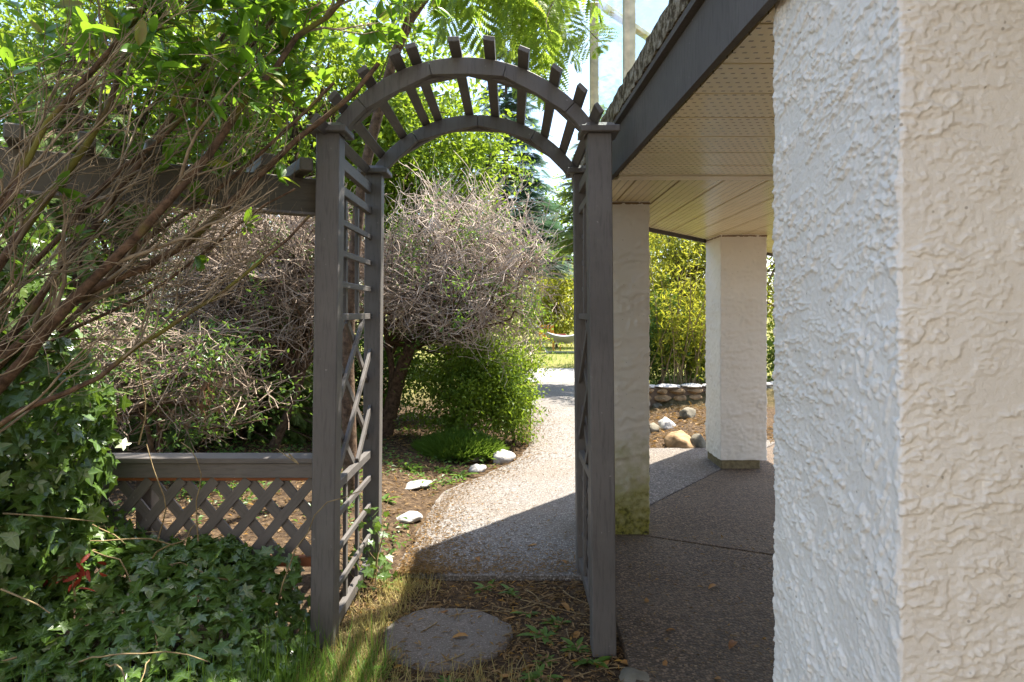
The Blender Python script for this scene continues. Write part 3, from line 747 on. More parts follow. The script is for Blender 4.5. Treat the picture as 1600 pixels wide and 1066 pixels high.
# ------------------------------------------------------------------ stepping stone, rocks, retaining wall
def blob(name, c, s, mat, parent=None, seed=0, sub=3, rough=0.28, smooth=True):
    r2 = random.Random(seed); bm = bmesh.new(); bmesh.ops.create_icosphere(bm, subdivisions=sub, radius=1)
    off = [Vector((r2.uniform(-1, 1), r2.uniform(-1, 1), r2.uniform(-1, 1))).normalized() for _ in range(9)]; cut = [r2.uniform(0.62, 0.92) for _ in range(9)]
    from mathutils import noise as mn
    for v in bm.verts:
        p = v.co.copy()
        for o_, c_ in zip(off, cut):
            d = p.dot(o_)
            if d > c_: p -= o_ * (d - c_) * 0.85
        p *= 1 + rough * (mn.noise(p * 2.1 + Vector((seed * 3.1, 0, 0))) * 0.6 + mn.noise(p * 5.3 + Vector((0, seed, 0))) * 0.25)
        v.co = Vector((p.x * s[0], p.y * s[1], p.z * s[2]))
    me = bm_mesh(name, bm, smooth)
    o = obj(name, me, mat, None, c); o.rotation_euler = (0, 0, r2.uniform(0, 6.28)) if parent is None else (0, 0, 0)
    COL.objects.unlink(o); link(o, parent); return o
st = thing('stepping_stone', 'round grey concrete stepping stone between the arbor posts', 'stepping stone', (-0.29, 3.02, -0.03))
n = 56; V = [[-0.29, 3.02, 0.018]]; Q = []; T = []
for ring, (rr, zz) in enumerate(((0.12, 0.018), (0.2, 0.017), (0.265, 0.016), (0.283, 0.008), (0.288, -0.01), (0.288, -0.08))):
    for k in range(n):
        a = 2 * math.pi * k / n; q = rr * (1 + 0.03 * math.sin(3 * a + 1) + 0.02 * math.sin(7 * a) + 0.012 * math.sin(17 * a + 2)) + (random.uniform(-.003, .003) if ring > 1 else 0)
        V.append([-0.29 + q * math.cos(a), 3.02 + q * math.sin(a), zz - 0.030 + random.uniform(-.0012, .0012)])
for k in range(n): T.append([0, 1 + k, 1 + (k + 1) % n])
for r_ in range(5):
    for k in range(n):
        a = 1 + r_ * n + k; b = 1 + r_ * n + (k + 1) % n; Q.append([a, a + n, b + n, b])
V[0][2] = -0.012
obj('stone_disc', mesh_np('stone_disc', V, Q, T, True), M['step'], st)

rocks = [(695, 712, 6.75, (0.115, 0.09, 0.085), 'lumpy white garden rock beside the planting bed weeds'),
         (745, 716, 6.65, (0.12, 0.08, 0.07), 'greyish white rock between two whiter rocks at the path edge'),
         (787, 716, 6.60, (0.15, 0.09, 0.085), 'largest bright white rock at the path edge'),
         (746, 734, 6.2, (0.095, 0.07, 0.05), 'small flat white stone lying nearer the arbor than the other white rocks'),
         (650, 770, 5.45, (0.17, 0.09, 0.03), 'flat pale stone sunk in the path edge'),
         (638, 815, 4.65, (0.10, 0.08, 0.04), 'pale stone in the leaf litter behind the arbor trellis')]
for k, (px, py, Y, s, lb) in enumerate(rocks):
    p = at(px, py, Y); z = float(gh(p[0], Y)) + s[2] * 0.38
    tag(blob('garden_rock', (p[0], Y, z), s, M['white_rock'], None, 20 + k), lb, 'rock', 'pale rocks edging the path')
rocks2 = [(1062, 690, 7.35, (0.26, 0.16, 0.14), 'tan_rock', 'big brown slanted rock in the dry litter by the far column'), (1090, 690, 7.2, (0.10, 0.09, 0.13), 'grey_rock', 'dark upright rock touching the foot of the far column'),
          (1042, 660, 8.3, (0.15, 0.11, 0.10), 'white_rock', 'pale broken rock below the low stone wall'), (1020, 668, 8.2, (0.11, 0.1, 0.08), 'grey_rock', 'grey rubble rock lying by the algae stained column'),
          (1075, 655, 8.8, (0.16, 0.12, 0.10), 'grey_rock', 'mossy grey rock lying under the low stone wall')]
for k, (px, py, Y, s, m_, lb) in enumerate(rocks2):
    p = at(px, py, Y); z = float(gh(p[0], Y)) + s[2] * 0.3
    tag(blob('rubble_rock', (p[0], Y, z), s, M[m_], None, 50 + k), lb, 'rock', 'rubble rocks beside the far column')
p = (0.49, 2.66); tag(blob('kerb_stone', (p[0], p[1], -0.035), (0.07, 0.11, 0.045), M['grey_rock'], None, 71), 'mossy grey stone at the foot of the arbor post next to the patio', 'stone')

rw = thing('stone_retaining_wall', 'low curved rubble stone wall with pale cap behind the columns', 'wall', (2.4, 10.0, 0))
r3 = random.Random(9)
def wy(x): return 10.0 + 0.10 * (x - 2.2) ** 2
prism('core', [(x, wy(x) + 0.05) for x in np.linspace(1.75, 5.4, 12)] + [(x, wy(x) + 0.30) for x in np.linspace(5.4, 1.75, 12)], -0.05, 0.30, M['mortar'], rw)
sm = []
for z, hh in ((0.045, 0.10), (0.155, 0.11), (0.255, 0.09)):
    x = 1.78 + r3.uniform(0, 0.1)
    while x < 5.3:
        L_ = r3.uniform(0.16, 0.30)
        blob('stone', (x + L_ / 2, wy(x + L_ / 2) + 0.06, z), (L_ * 0.50, 0.08, hh * 0.56), M[r3.choice(['tan_rock', 'tan_rock', 'grey_rock'])], rw, int(x * 100 + z * 1000), 2, 0.45, False); x += L_ + 0.01
x = 1.74
while x < 5.3:
    L_ = r3.uniform(0.30, 0.45); blob('cap_stone', (x + L_ / 2, wy(x + L_ / 2) + 0.13, 0.325), (L_ * 0.54, 0.17, 0.035), M['cap_stone'], rw, int(x * 77), 2, 0.3, False); x += L_ * 0.97

# ------------------------------------------------------------------ vegetation
TD = tmpl_diamond(); TO = tmpl_oval(); TI = tmpl_ivy(); TS = tmpl_spray(); TB = tmpl_blade(); TN = tmpl_diamond(0.3, 0.08)

def stack_polys(name, items, mat, parent, sides_list):
    g = Geo()
    for (P, R, s) in items: g.add(*tubes(P, R, s))
    return obj(name, g.mesh(name, True), mat, parent)

def taper(M_, n, r0, r1):
    return np.linspace(1, 0, n)[None, :] * (np.asarray(r0).reshape(-1, 1) - r1) + r1 + np.zeros((M_, 1))

def side_branches(P, R, per, fr, length, spread, wig, grav, n, bias=None, rfac=0.55, rmin=0.0012):
    """branches leaving polylines P (M,n0,3)"""
    M_, n0, _ = P.shape
    idx = np.repeat(np.arange(M_), per); t = rng.uniform(fr[0], fr[1], len(idx)) * (n0 - 1.001); k = t.astype(int); f = (t - k)[:, None]
    S = P[idx, k] * (1 - f) + P[idx, k + 1] * f; D = nrm(P[idx, k + 1] - P[idx, k])
    D = nrm(D + spread * rand_dirs(len(idx)) + (0 if bias is None else np.asarray(bias)))
    L = rng.uniform(*length, len(idx)); Q = bend(S, D, L, n, wig, grav)
    r0 = np.maximum(R[idx, k] * rfac, rmin)
    return Q, taper(len(Q), n, r0, rmin * 0.7)

# --- foreground shrub with mossy branches fanning up and right
shr = thing('rhododendron', 'old rhododendron with bare mossy branches sweeping up over the lattice fence', 'shrub', (-2.1, 2.25, 0.02))
stems = [
    ([(-60, 700, 2.25), (0, 598, 2.2), (130, 450, 2.25), (240, 345, 2.3), (330, 230, 2.4), (420, 110, 2.5), (560, -30, 2.6)], 0.019),
    ([(-60, 720, 2.1), (45, 640, 2.15), (130, 600, 2.2), (240, 520, 2.3), (330, 470, 2.4), (430, 395, 2.5), (490, 330, 2.55)], 0.010),
    ([(-80, 650, 2.3), (60, 510, 2.35), (140, 455, 2.4), (260, 405, 2.45), (315, 365, 2.5), (420, 255, 2.6), (520, 175, 2.62), (600, 90, 2.62)], 0.018),
    ([(-60, 520, 2.1), (20, 380, 2.1), (90, 290, 2.15), (160, 200, 2.2), (200, 80, 2.3), (215, -40, 2.4)], 0.016),
    ([(-70, 470, 2.0), (0, 330, 2.0), (60, 220, 2.05), (150, 110, 2.1), (260, -30, 2.2)], 0.013),
    ([(-40, 600, 2.3), (90, 430, 2.4), (190, 290, 2.5), (290, 150, 2.6), (360, 40, 2.7), (420, -60, 2.8)], 0.014),
    ([(-40, 620, 2.5), (60, 560, 2.55), (200, 400, 2.6), (330, 300, 2.62), (450, 210, 2.62), (530, 120, 2.62)], 0.012),
    ([(-60, 420, 1.9), (30, 260, 1.95), (110, 150, 2.0), (210, 30, 2.1), (280, -60, 2.2)], 0.011),
    ([(-60, 560, 2.2), (50, 400, 2.3), (150, 310, 2.35), (280, 190, 2.5), (400, 60, 2.6), (480, -40, 2.7)], 0.011),
    ([(-50, 640, 2.4), (90, 520, 2.5), (220, 470, 2.55), (360, 360, 2.6), (470, 290, 2.62)], 0.008),
]
N0 = 22; P0 = []; R0 = []
for pl, r in stems:
    pts = [np.array((-2.05 + rng.uniform(-.12, .12), 2.25 + rng.uniform(-.15, .15), 0.0))]
    pts += [at(*q) for q in pl]
    p = resample(pts, N0); p[2:-1] += rng.normal(size=(N0 - 3, 3)) * 0.007; P0.append(p); R0.append(np.linspace(r * 1.35, r * 0.5, N0))
P0 = np.array(P0); R0 = np.array(R0)
bias = np.array([0.35, 0.03, 0.35])
P1, R1 = side_branches(P0, R0, 12, (0.40, 0.98), (0.30, 0.75), 0.50, 0.16, 0.03, 10, bias, 0.5, 0.0020)
P2, R2 = side_branches(P1, R1, 5, (0.2, 0.98), (0.15, 0.42), 0.65, 0.2, 0.05, 7, bias * 0.7, 0.6, 0.0014)
P3, R3 = side_branches(P2, R2, 2, (0.2, 0.98), (0.08, 0.22), 0.8, 0.25, 0.05, 5, bias * 0.5, 0.7, 0.0011)
for k in range(len(P0)):
    g = Geo(); g.add(*tubes(P0[k:k + 1], R0[k:k + 1], 7)); obj('branch', g.mesh('branch', True), M['bark_moss'], shr)
def keep(P, R):
    e = P[:, -1]; u = 800 + e[:, 0] / e[:, 1] * F          # stays clear of the arbor opening
    ok = ~((e[:, 0] > -0.80) & (P[:, :, 2].min(1) < 2.40)) & (e[:, 0] < -0.25); return P[ok], R[ok]
P1, R1 = keep(P1, R1); P2, R2 = keep(P2, R2); P3, R3 = keep(P3, R3)
tag(stack_polys('twigs', [(P1, R1, 5), (P2, R2, 4), (P3, R3, 3)], M['twig_tan'], shr, None), kind='stuff')
# leaf whorls at the high tips, a few lower ones
E = np.concatenate([P2[:, -1], P3[:, -1]]); D = nrm(np.concatenate([P2[:, -1] - P2[:, -2], P3[:, -1] - P3[:, -2]]))
pk = np.where(E[:, 2] > 2.2, 0.85, np.where(E[:, 2] > 2.0, 0.22, np.where(E[:, 0] < -1.35, 0.03, 0.008)))
s = rng.random(len(E)) < pk; E = E[s]; D = D[s]
per = 6; idx = np.repeat(np.arange(len(E)), per); ph = rng.uniform(0, 6.28, len(idx))
U = nrm(np.cross(D, rand_dirs(len(D)))); W_ = np.cross(D, U)
A = nrm(0.55 * D[idx] + np.cos(ph)[:, None] * U[idx] + np.sin(ph)[:, None] * W_[idx]); Nn = nrm(D[idx] + 0.35 * rng.normal(size=(len(idx), 3)) + np.array([0, 0, 0.5]))
S = rng.uniform(0.05, 0.095, len(idx)); P_ = E[idx] - D[idx] * rng.uniform(0, 0.03, len(idx))[:, None]
vis = 1 / P_[:, 1] * S; order = np.argsort(-vis); big = order[:300]; rest = order[300:]
rm = [mesh_np('rhododendron_leaf', *(lambda v, t: (v, None, t))(*tmpl_oval(w_, f_, c_)), smooth=True) for w_, f_, c_ in ((0.34, 0.05, 0.12), (0.38, 0.08, 0.22), (0.31, 0.03, 0.05))]
for m_ in rm: m_.materials.append(M['rhodo'])
leaf_objs('leaf', rm, P_[big], A[big], Nn[big], S[big], shr)
g = Geo(); leaves(g, TO, P_[rest], A[rest], Nn[rest], S[rest]); tag(obj('foliage', g.mesh('foliage', True), M['rhodo'], shr), kind='stuff')

# --- generic broadleaf tree: trunk with limbs, clumped crown
def tree(name, label, cat, base, h, crown_c, crown_r, nclump, nleaf, lsize, mat, bark, group=None, trunk_r=0.12, tm=TD, clump=0.38, low=-0.9, lean=(0, 0), tname='trunk', hollow=0.35):
    base = np.array((base[0], base[1], float(gh(base[0], base[1])) - 0.03)); c = np.array(crown_c); cr = np.array(crown_r)
    root = thing(name, label, cat, tuple(base), group)
    d = rand_dirs(nclump * 3); rad = rng.uniform(hollow, 1.0, len(d)) ** 0.6; d[:, 2] = np.where(d[:, 2] < low, -d[:, 2], d[:, 2])
    cc = (c + d * rad[:, None] * cr * (0.82 + 0.3 * rng.random((len(d), 1))))[:nclump]
    top = c + np.array((0, 0, -0.35 * cr[2])); mid = (base + top) / 2 + np.array((lean[0], lean[1], 0)) + rng.normal(size=3) * 0.06 * h
    tr = resample([base, base + (mid - base) * 0.5 + rng.normal(size=3) * 0.03 * h, mid, top, c + np.array((0, 0, 0.3 * cr[2]))], 14)
    g = Geo(); g.add(*tubes(tr[None], np.linspace(trunk_r, trunk_r * 0.25, 14)[None], 8))
    lim = []; nb = min(nclump, 46)
    for k in range(nb):
        s0 = tr[rng.integers(5, 13)]; e = cc[k]; m_ = (s0 + e) / 2 + rng.normal(size=3) * 0.1 * np.linalg.norm(e - s0) + np.array((0, 0, 0.1 * np.linalg.norm(e - s0)))
        lim.append(resample([s0, m_, e], 8))
    lim = np.array(lim); rl = np.linspace(trunk_r * 0.30, trunk_r * 0.06, 8)[None] * rng.uniform(0.6, 1.1, (nb, 1)); g.add(*tubes(lim, rl, 5))
    tw, rt = side_branches(lim, rl, 6, (0.35, 1.0), (0.3 * clump, 1.1 * clump), 0.8, 0.2, 0.02, 5, None, 0.5, trunk_r * 0.03); g.add(*tubes(tw, rt, 3))
    obj(tname, g.mesh('trunk', True), bark, root)
    idx = rng.integers(0, nclump, nleaf); sz = clump * rng.uniform(0.6, 1.35, nclump)
    off = rng.normal(size=(nleaf, 3)) * np.array((1, 1, 0.72)); P_ = cc[idx] + off * sz[idx][:, None] * 0.55
    ok = P_[:, 2] > gh(P_[:, 0], P_[:, 1]) + 0.04; P_ = P_[ok]; off = off[ok]; idx = idx[ok]
    out = nrm(P_ - c); A = nrm(0.5 * out + rand_dirs(len(P_)) + np.array((0, 0, -0.25))); Nn = nrm(0.5 * out + np.array((0, 0, 0.9)) + 0.7 * rng.normal(size=(len(P_), 3)))
    g = Geo(); leaves(g, tm, P_, A, Nn, lsize * rng.uniform(0.6, 1.3, len(P_))); obj('crown', g.mesh('crown'), mat, root)
    return root

def conifer(name, label, base, h, rad, mat, bark, group=None, levels=30, per=8, spray=0.42, z0=0.06, droop=-0.10, dens=9, extra=None):
    base = np.array((base[0], base[1], float(gh(base[0], base[1])) - 0.03))
    root = thing(name, label, 'tree', tuple(base), group)
    tr = np.stack([base + np.array((0.02 * math.sin(k), 0.02 * math.cos(k * 1.3), h * k / 11)) for k in range(12)])
    g = Geo(); g.add(*tubes(tr[None], np.linspace(0.02 * h, 0.004, 12)[None], 8))
    t = np.repeat(np.linspace(z0, 0.985, levels), per) + rng.uniform(-.012, .012, levels * per); ph = rng.uniform(0, 6.28, len(t))
    L = rad * (1 - t) ** 0.75 * rng.uniform(0.7, 1.12, len(t)) + 0.08
    S = base + np.stack([0 * t, 0 * t, t * h], 1); D = np.stack([np.cos(ph), np.sin(ph), 0.18 + 0 * t], 1)
    P_ = bend(S, D, L, 8, 0.06, droop); g.add(*tubes(P_, taper(len(P_), 8, 0.012 + 0.006 * L, 0.003), 4))
    obj('trunk', g.mesh('trunk', True), bark, root)
    n = np.maximum(3, (dens * L / rad * 1.6 + 2).astype(int)); idx = np.repeat(np.arange(len(P_)), n); f = rng.uniform(0.22, 1.0, len(idx)) * 6.999; k = f.astype(int); fr = (f - k)[:, None]
    pos = P_[idx, k] * (1 - fr) + P_[idx, np.minimum(k + 1, 7)] * fr; tg = nrm(P_[idx, np.minimum(k + 1, 7)] - P_[idx, k])
    sd = nrm(np.cross(tg, np.array([0, 0, 1.0]))) * np.where(rng.random(len(idx)) < 0.5, 1, -1)[:, None]
    A = nrm(tg * 0.8 + sd * rng.uniform(0.1, 1.0, (len(idx), 1)) + np.array([0, 0, -0.28]) + 0.15 * rng.normal(size=(len(idx), 3)))
    Nn = np.array([0, 0, 1.0]) + 0.4 * rng.normal(size=(len(idx), 3)); ss = spray * rng.uniform(0.55, 1.15, len(idx)) * np.clip(0.35 + L[idx] / rad, 0.35, 1)
    g = Geo(); leaves(g, TS, pos, A, Nn, ss); obj('crown', g.mesh('crown'), mat, root)
    return root

# --- dead bushes behind the arbor: domes of grey twigs on dark trunks
def dead_bush(label, base, trunkpl, c, cr, ntw, group, tufts=14, tmat='twig', nb=120, zlow=None):
    b = np.array((base[0], base[1], float(gh(base[0], base[1])) - 0.03)); root = thing('dead_bush', label, 'bush', tuple(b), group)
    c = np.array(c); cr = np.array(cr)
    g = Geo(); trs = []
    for pl, r in trunkpl:
        p = resample([b] + [np.array(q) for q in pl], 12); trs.append(p); g.add(*tubes(p[None], np.linspace(r, r * 0.3, 12)[None], 8))
    trs = np.array(trs); R_ = np.linspace(0.035, 0.015, 12)[None].repeat(len(trs), 0)
    d = rand_dirs(nb); d[:, 2] = d[:, 2] * 0.9 + 0.12; d = nrm(d); e = c + d * cr * rng.uniform(0.35, 1.0, (nb, 1)) * (0.7 + 0.6 * fbm(d[:, :1] * 2.3 + 5, d[:, 2:] * 2.3 + 7, 2))
    lim = []
    for k in range(nb):
        s0 = trs[rng.integers(0, len(trs)), rng.integers(5, 12)]; m_ = (s0 + e[k]) / 2 + rng.normal(size=3) * 0.12; lim.append(resample([s0, m_, e[k]], 8))
    lim = np.array(lim); rl = np.linspace(0.014, 0.005, 8)[None].repeat(nb, 0); g.add(*tubes(lim, rl, 5))
    obj('trunk', g.mesh('trunk', True), M['bark'], root)
    t1, r1 = side_branches(lim, rl, 9, (0.3, 1.0), (0.3, 0.7), 0.9, 0.25, 0.0, 6, None, 0.55, 0.0045)
    q = nrm((t1[:, -1] - c) / cr); t1 = t1  # outer
    per = max(2, ntw // len(t1)); t2, r2 = side_branches(t1, r1, per, (0.2, 1.0), (0.14, 0.42), 1.0, 0.30, -0.02, 5, None, 0.75, 0.0038)
    def inside(P, R):
        e_ = (P[:, -1] - c) / cr; ln = np.linalg.norm(e_, axis=1); dn = e_ / ln[:, None]; ok = (ln < 0.72 + 0.7 * fbm(dn[:, 0] * 2.6 + 11, dn[:, 2] * 2.6 + 3, 3)) & (P[:, -1, 2] > (min(0.3, c[2] - 0.4) if zlow is None else zlow(P[:, -1, 0]))); return P[ok], R[ok]
    t1, r1 = inside(t1, r1); t2, r2 = inside(t2, r2)
    g = Geo(); g.add(*tubes(t1, r1, 3)); g.add(*tubes(t2, r2, 3)); tag(obj('twigs', g.mesh('twigs'), M[tmat], root), kind='stuff')
    if tufts:
        en = t2[rng.integers(0, len(t2), tufts), -1]; idx = np.repeat(np.arange(tufts), 60); P_ = en[idx] + rng.normal(size=(len(idx), 3)) * 0.09
        g = Geo(); leaves(g, TD, P_, rand_dirs(len(P_)), rand_dirs(len(P_)) + np.array((0, 0, 0.8)), rng.uniform(0.03, 0.055, len(P_))); tag(obj('leaf_tufts', g.mesh('leaf_tufts'), M['shrub'], root), kind='stuff')
    return root
GD = 'bare twiggy bushes behind the arbor'
dead_bush('wide dome of dead grey twigs on a leaning dark trunk behind the arch', (-1.37, 7.3), [([at(620, 600, 7.3), at(640, 540, 7.3), at(690, 460, 7.3), at(730, 370, 7.3)], 0.095), ([at(625, 590, 7.3), at(650, 530, 7.2), at(740, 520, 7.0), at(800, 470, 7.0)], 0.06), ([at(615, 590, 7.3), at(600, 500, 7.4), at(560, 420, 7.5)], 0.05)],
          at(722, 440, 7.3), (1.15, 0.95, 1.40), 6200, GD, 60, 'twig', 110, lambda x: 1.12 - 0.62 * sstep(-0.75, 0.2, x))
dead_bush('dead brown bush spreading above the lattice fence behind the arbor post', (-2.25, 6.4), [([at(470, 600, 6.4), at(480, 520, 6.4), at(440, 430, 6.4)], 0.05), ([at(470, 600, 6.3), at(420, 530, 6.2), at(360, 470, 6.2)], 0.035)],
          at(410, 430, 6.3), (1.3, 0.8, 0.9), 8000, GD, 26, 'twig_brown', 90)

dead_bush('low tangle of dry brown branches just beyond the lattice fence', (-2.7, 5.2), [([at(250, 660, 5.2), at(240, 600, 5.2), at(290, 540, 5.2)], 0.03), ([at(230, 660, 5.1), at(180, 600, 5.1), at(120, 560, 5.1)], 0.025)],
          at(240, 600, 5.2), (1.15, 0.6, 0.55), 1900, GD, 60, 'twig_brown', 34)
# --- green shrubs under and beside the dead bush
GS = 'green shrubs around the dead bush'
tree('green_shrub', 'leafy green shrub filling the space under the dead twigs', 'shrub', (-0.75, 7.0), 1.0, at(738, 605, 7.2), (0.62, 0.45, 0.55), 90, 15000, 0.045, M['broad'], M['bark'], GS, 0.03, TD, 0.22, hollow=0.1, tname='stem')
tree('green_shrub', 'bright leafy shrub at the path edge reaching over the paving', 'shrub', (0.02, 7.5), 0.9, at(800, 615, 7.5), (0.27, 0.35, 0.62), 44, 8000, 0.045, M['broad'], M['bark'], GS, 0.025, TD, 0.18, hollow=0.1, tname='stem')
tree('green_shrub', 'glossy green shrub behind the leaning dark trunk', 'shrub', (-1.75, 8.2), 1.0, at(570, 580, 8.2), (0.85, 0.5, 0.85), 70, 10000, 0.055, M['shrub'], M['bark'], GS, 0.035, TD, 0.25, hollow=0.1, tname='stem')
tree('green_shrub', 'green shrub growing up through the back of the dead twigs', 'shrub', (-0.5, 8.6), 2.0, (-0.55, 8.7, 1.35), (0.95, 0.5, 1.15), 70, 9000, 0.06, M['broad'], M['bark'], GS, 0.04, TD, 0.28, hollow=0.1, tname='stem')
tree('green_shrub', 'loose green shrub on the bank beyond the lattice fence', 'shrub', (-4.2, 8.6), 1.2, (-4.2, 8.6, 0.65), (1.4, 0.7, 0.8), 100, 11000, 0.06, M['broad'], M['bark'], GS, 0.035, TD, 0.3, hollow=0.1, tname='stem')
tree('green_shrub', 'dusty green shrub behind the dead brown bush', 'shrub', (-3.1, 9.6), 1.6, (-3.1, 9.6, 0.75), (1.5, 0.7, 1.0), 100, 10000, 0.06, M['shrub'], M['bark'], GS, 0.035, TD, 0.3, hollow=0.1, tname='stem')
tree('green_shrub', 'dark green shrub below the tall trees past the ivy', 'shrub', (-6.0, 7.6), 1.6, (-6.0, 7.6, 1.0), (1.3, 0.7, 1.1), 80, 10000, 0.06, M['shrub'], M['bark'], GS, 0.035, TD, 0.3, hollow=0.1, tname='stem')

# tufted mound plant
mp = at(715, 655, 6.75); mz = float(gh(mp[0], 6.75))
n = 3800; ph = rng.uniform(0, 6.28, n); rr = np.sqrt(rng.random(n)); P_ = np.stack([mp[0] + 0.40 * rr * np.cos(ph), 6.75 + 0.3 * rr * np.sin(ph), mz + 0.02 + 0.13 * (1 - rr ** 2)], 1)
A = np.stack([np.cos(ph) * rr * 0.9, np.sin(ph) * rr * 0.9, 0.75 + 0 * rr], 1) + 0.35 * rng.normal(size=(n, 3)); g = Geo()
leaves(g, TN, P_, A, np.stack([-np.cos(ph), -np.sin(ph), 0.5 + 0 * ph], 1) + 0.4 * rng.normal(size=(n, 3)), rng.uniform(0.07, 0.16, n), np.full(n, 0.35))
tag(obj('mound_plant', g.mesh('mound_plant'), M['grass']), 'low dense dark green mound plant in the bed below the dead bush', 'plant')

# --- background trees
GT = 'trees behind the garden'
conifer('spruce_tree', 'tall blue green conifer seen through the arch against the sky', (-0.15, 16.0), 8.2, 1.75, M['conifer_blue'], M['bark'], GT, 34, 8, 0.50, 0.30, -0.04, 10)
conifer('spruce_tree', 'yellow green conifer with drooping boughs beside the arbor post', (1.72, 13.5), 5.6, 1.5, M['conifer'], M['bark'], GT, 26, 8, 0.34, 0.50, -0.05, 13)
conifer('spruce_tree', 'low spreading conifer with soft drooping boughs beyond the lattice fence', (-2.75, 6.9), 2.0, 1.2, M['conifer'], M['bark'], GT, 22, 10, 0.15, 0.05, -0.13, 26)
conifer('spruce_tree', 'dull conifer with dark boughs behind the fence and ivy', (-4.3, 6.8), 4.2, 1.6, M['conifer'], M['bark'], GT, 26, 9, 0.20, 0.05, -0.14, 22)
tree('broadleaf_tree', 'bright leafy tree above the dead bush, showing inside the arch', 'tree', (-1.7, 9.2), 4.0, at(640, 265, 9.0), (1.2, 0.9, 1.05), 80, 12000, 0.085, M['broad'], M['bark'], GT, 0.10, TD, 0.36)
tree('broadleaf_tree', 'green tree rising over the arbor left post', 'tree', (-2.9, 8.5), 5.0, at(460, 170, 8.0), (1.9, 1.2, 1.5), 110, 17000, 0.095, M['broad'], M['bark'], GT, 0.12, TD, 0.42)
tree('broadleaf_tree', 'green tree behind the bare branches of the rhododendron', 'tree', (-5.0, 8.5), 5.2, at(190, 190, 8.2), (2.1, 1.3, 1.9), 130, 20000, 0.095, M['broad'], M['bark'], GT, 0.13, TD, 0.42)
tree('broadleaf_tree', 'leafy dark tree standing behind the ivy covered stump', 'tree', (-7.2, 9.0), 4.0, (-6.6, 8.8, 2.7), (2.2, 1.4, 2.5), 120, 17000, 0.095, M['shrub'], M['bark'], GT, 0.13, TD, 0.45)
tree('broadleaf_tree', 'distant broad tree filling the gap left of the blue conifer', 'tree', (-4.5, 18), 7.0, (-4.2, 18, 3.9), (3.6, 2.0, 3.6), 130, 18000, 0.15, M['broad'], M['bark'], GT, 0.2, TD, 0.7)
tree('broadleaf_tree', 'distant tall tree far beyond the fence', 'tree', (-11, 17), 7.0, (-10.8, 17, 3.8), (4.0, 2.0, 3.6), 110, 12000, 0.15, M['broad'], M['bark'], GT, 0.2, TD, 0.75)
tree('broadleaf_tree', 'yellow green tree shading the gap between the two cream columns', 'tree', (3.2, 12.4), 3.6, (3.0, 12.2, 2.1), (1.3, 0.9, 1.7), 90, 15000, 0.075, M['yellow_green'], M['bark'], GT, 0.07, TD, 0.34)
tree('broadleaf_tree', 'yellow green tree beyond the far column on the sunny lawn', 'tree', (5.0, 12.0), 4.0, (4.9, 12.0, 2.4), (1.2, 0.9, 1.6), 60, 8000, 0.075, M['yellow_green'], M['bark'], GT, 0.08, TD, 0.36)
tree('broadleaf_tree', 'dark green tree at the back of the lawn behind the columns', 'tree', (4.5, 19), 6.5, (4.6, 19, 2.4), (3.0, 1.6, 2.4), 90, 9000, 0.14, M['shrub'], M['bark'], GT, 0.18, TD, 0.65)
tree('green_shrub', 'reddish brown stemmed shrub on top of the low stone wall', 'shrub', (2.35, 11.0), 1.0, at(1040, 520, 11.0), (0.55, 0.4, 0.55), 30, 2600, 0.06, M['shrub'], M['bark'], GS, 0.03, TD, 0.22, tname='stem')
for q, (bx, by, rx, lb) in enumerate(((2.2, 11.3, 0.6, 'dark leafy shrub above the low stone wall next to the algae stained column'), (3.2, 11.0, 0.6, 'loose green shrub above the low stone wall beside the far column'), (4.6, 11.2, 0.7, 'green shrub on the wall top past the far column'))):
    tree('green_shrub', lb, 'shrub', (bx, by), 1.0, (bx, by, 0.75), (rx, 0.4, 0.55), 40, 5200, 0.06, M[('shrub', 'broad', 'broad')[q]], M['bark'], GS, 0.03, TD, 0.24, hollow=0.1, tname='stem')
tree('hedge_bush', 'bright yellow green hedge bush behind the hammock', 'bush', (1.75, 26.5), 2.0, (1.75, 26.5, 1.6), (2.3, 1.0, 1.5), 80, 8000, 0.14, M['yellow_green'], M['bark'], None, 0.06, TD, 0.5, hollow=0.15, tname='stem')
tree('broadleaf_tree', 'far pale green tree behind the hedge bush', 'tree', (2.5, 32), 9.0, (2.5, 32, 4.0), (5.0, 2.0, 3.6), 90, 8000, 0.22, M['broad'], M['bark'], GT, 0.25, TD, 0.9)
# tall thin canes by the wall
cn = thing('cane_clump', 'clump of tall thin pale canes growing above the low stone wall', 'plant', (2.75, 10.7, 0.25))
S = np.stack([2.75 + rng.normal(size=34) * 0.28, 10.7 + rng.normal(size=34) * 0.15, np.full(34, 0.2)], 1); P_ = bend(S, np.stack([rng.normal(size=34) * 0.16, rng.normal(size=34) * 0.1, np.ones(34)], 1), rng.uniform(1.0, 2.4, 34), 9, 0.05)
g = Geo(); g.add(*tubes(P_, taper(34, 9, 0.011, 0.004), 4)); tag(obj('canes', g.mesh('canes', True), M['vine'], cn), kind='stuff')
idx = rng.integers(0, 34, 2200); k = rng.integers(3, 9, 2200); g = Geo(); leaves(g, TN, P_[idx, k] + rng.normal(size=(2200, 3)) * 0.07, rand_dirs(2200) + np.array((0, 0, -0.3)), rand_dirs(2200) + np.array((0, 0, .8)), rng.uniform(0.07, 0.15, 2200), np.full(2200, 0.8))
tag(obj('foliage', g.mesh('foliage'), M['yellow_green'], cn), kind='stuff')

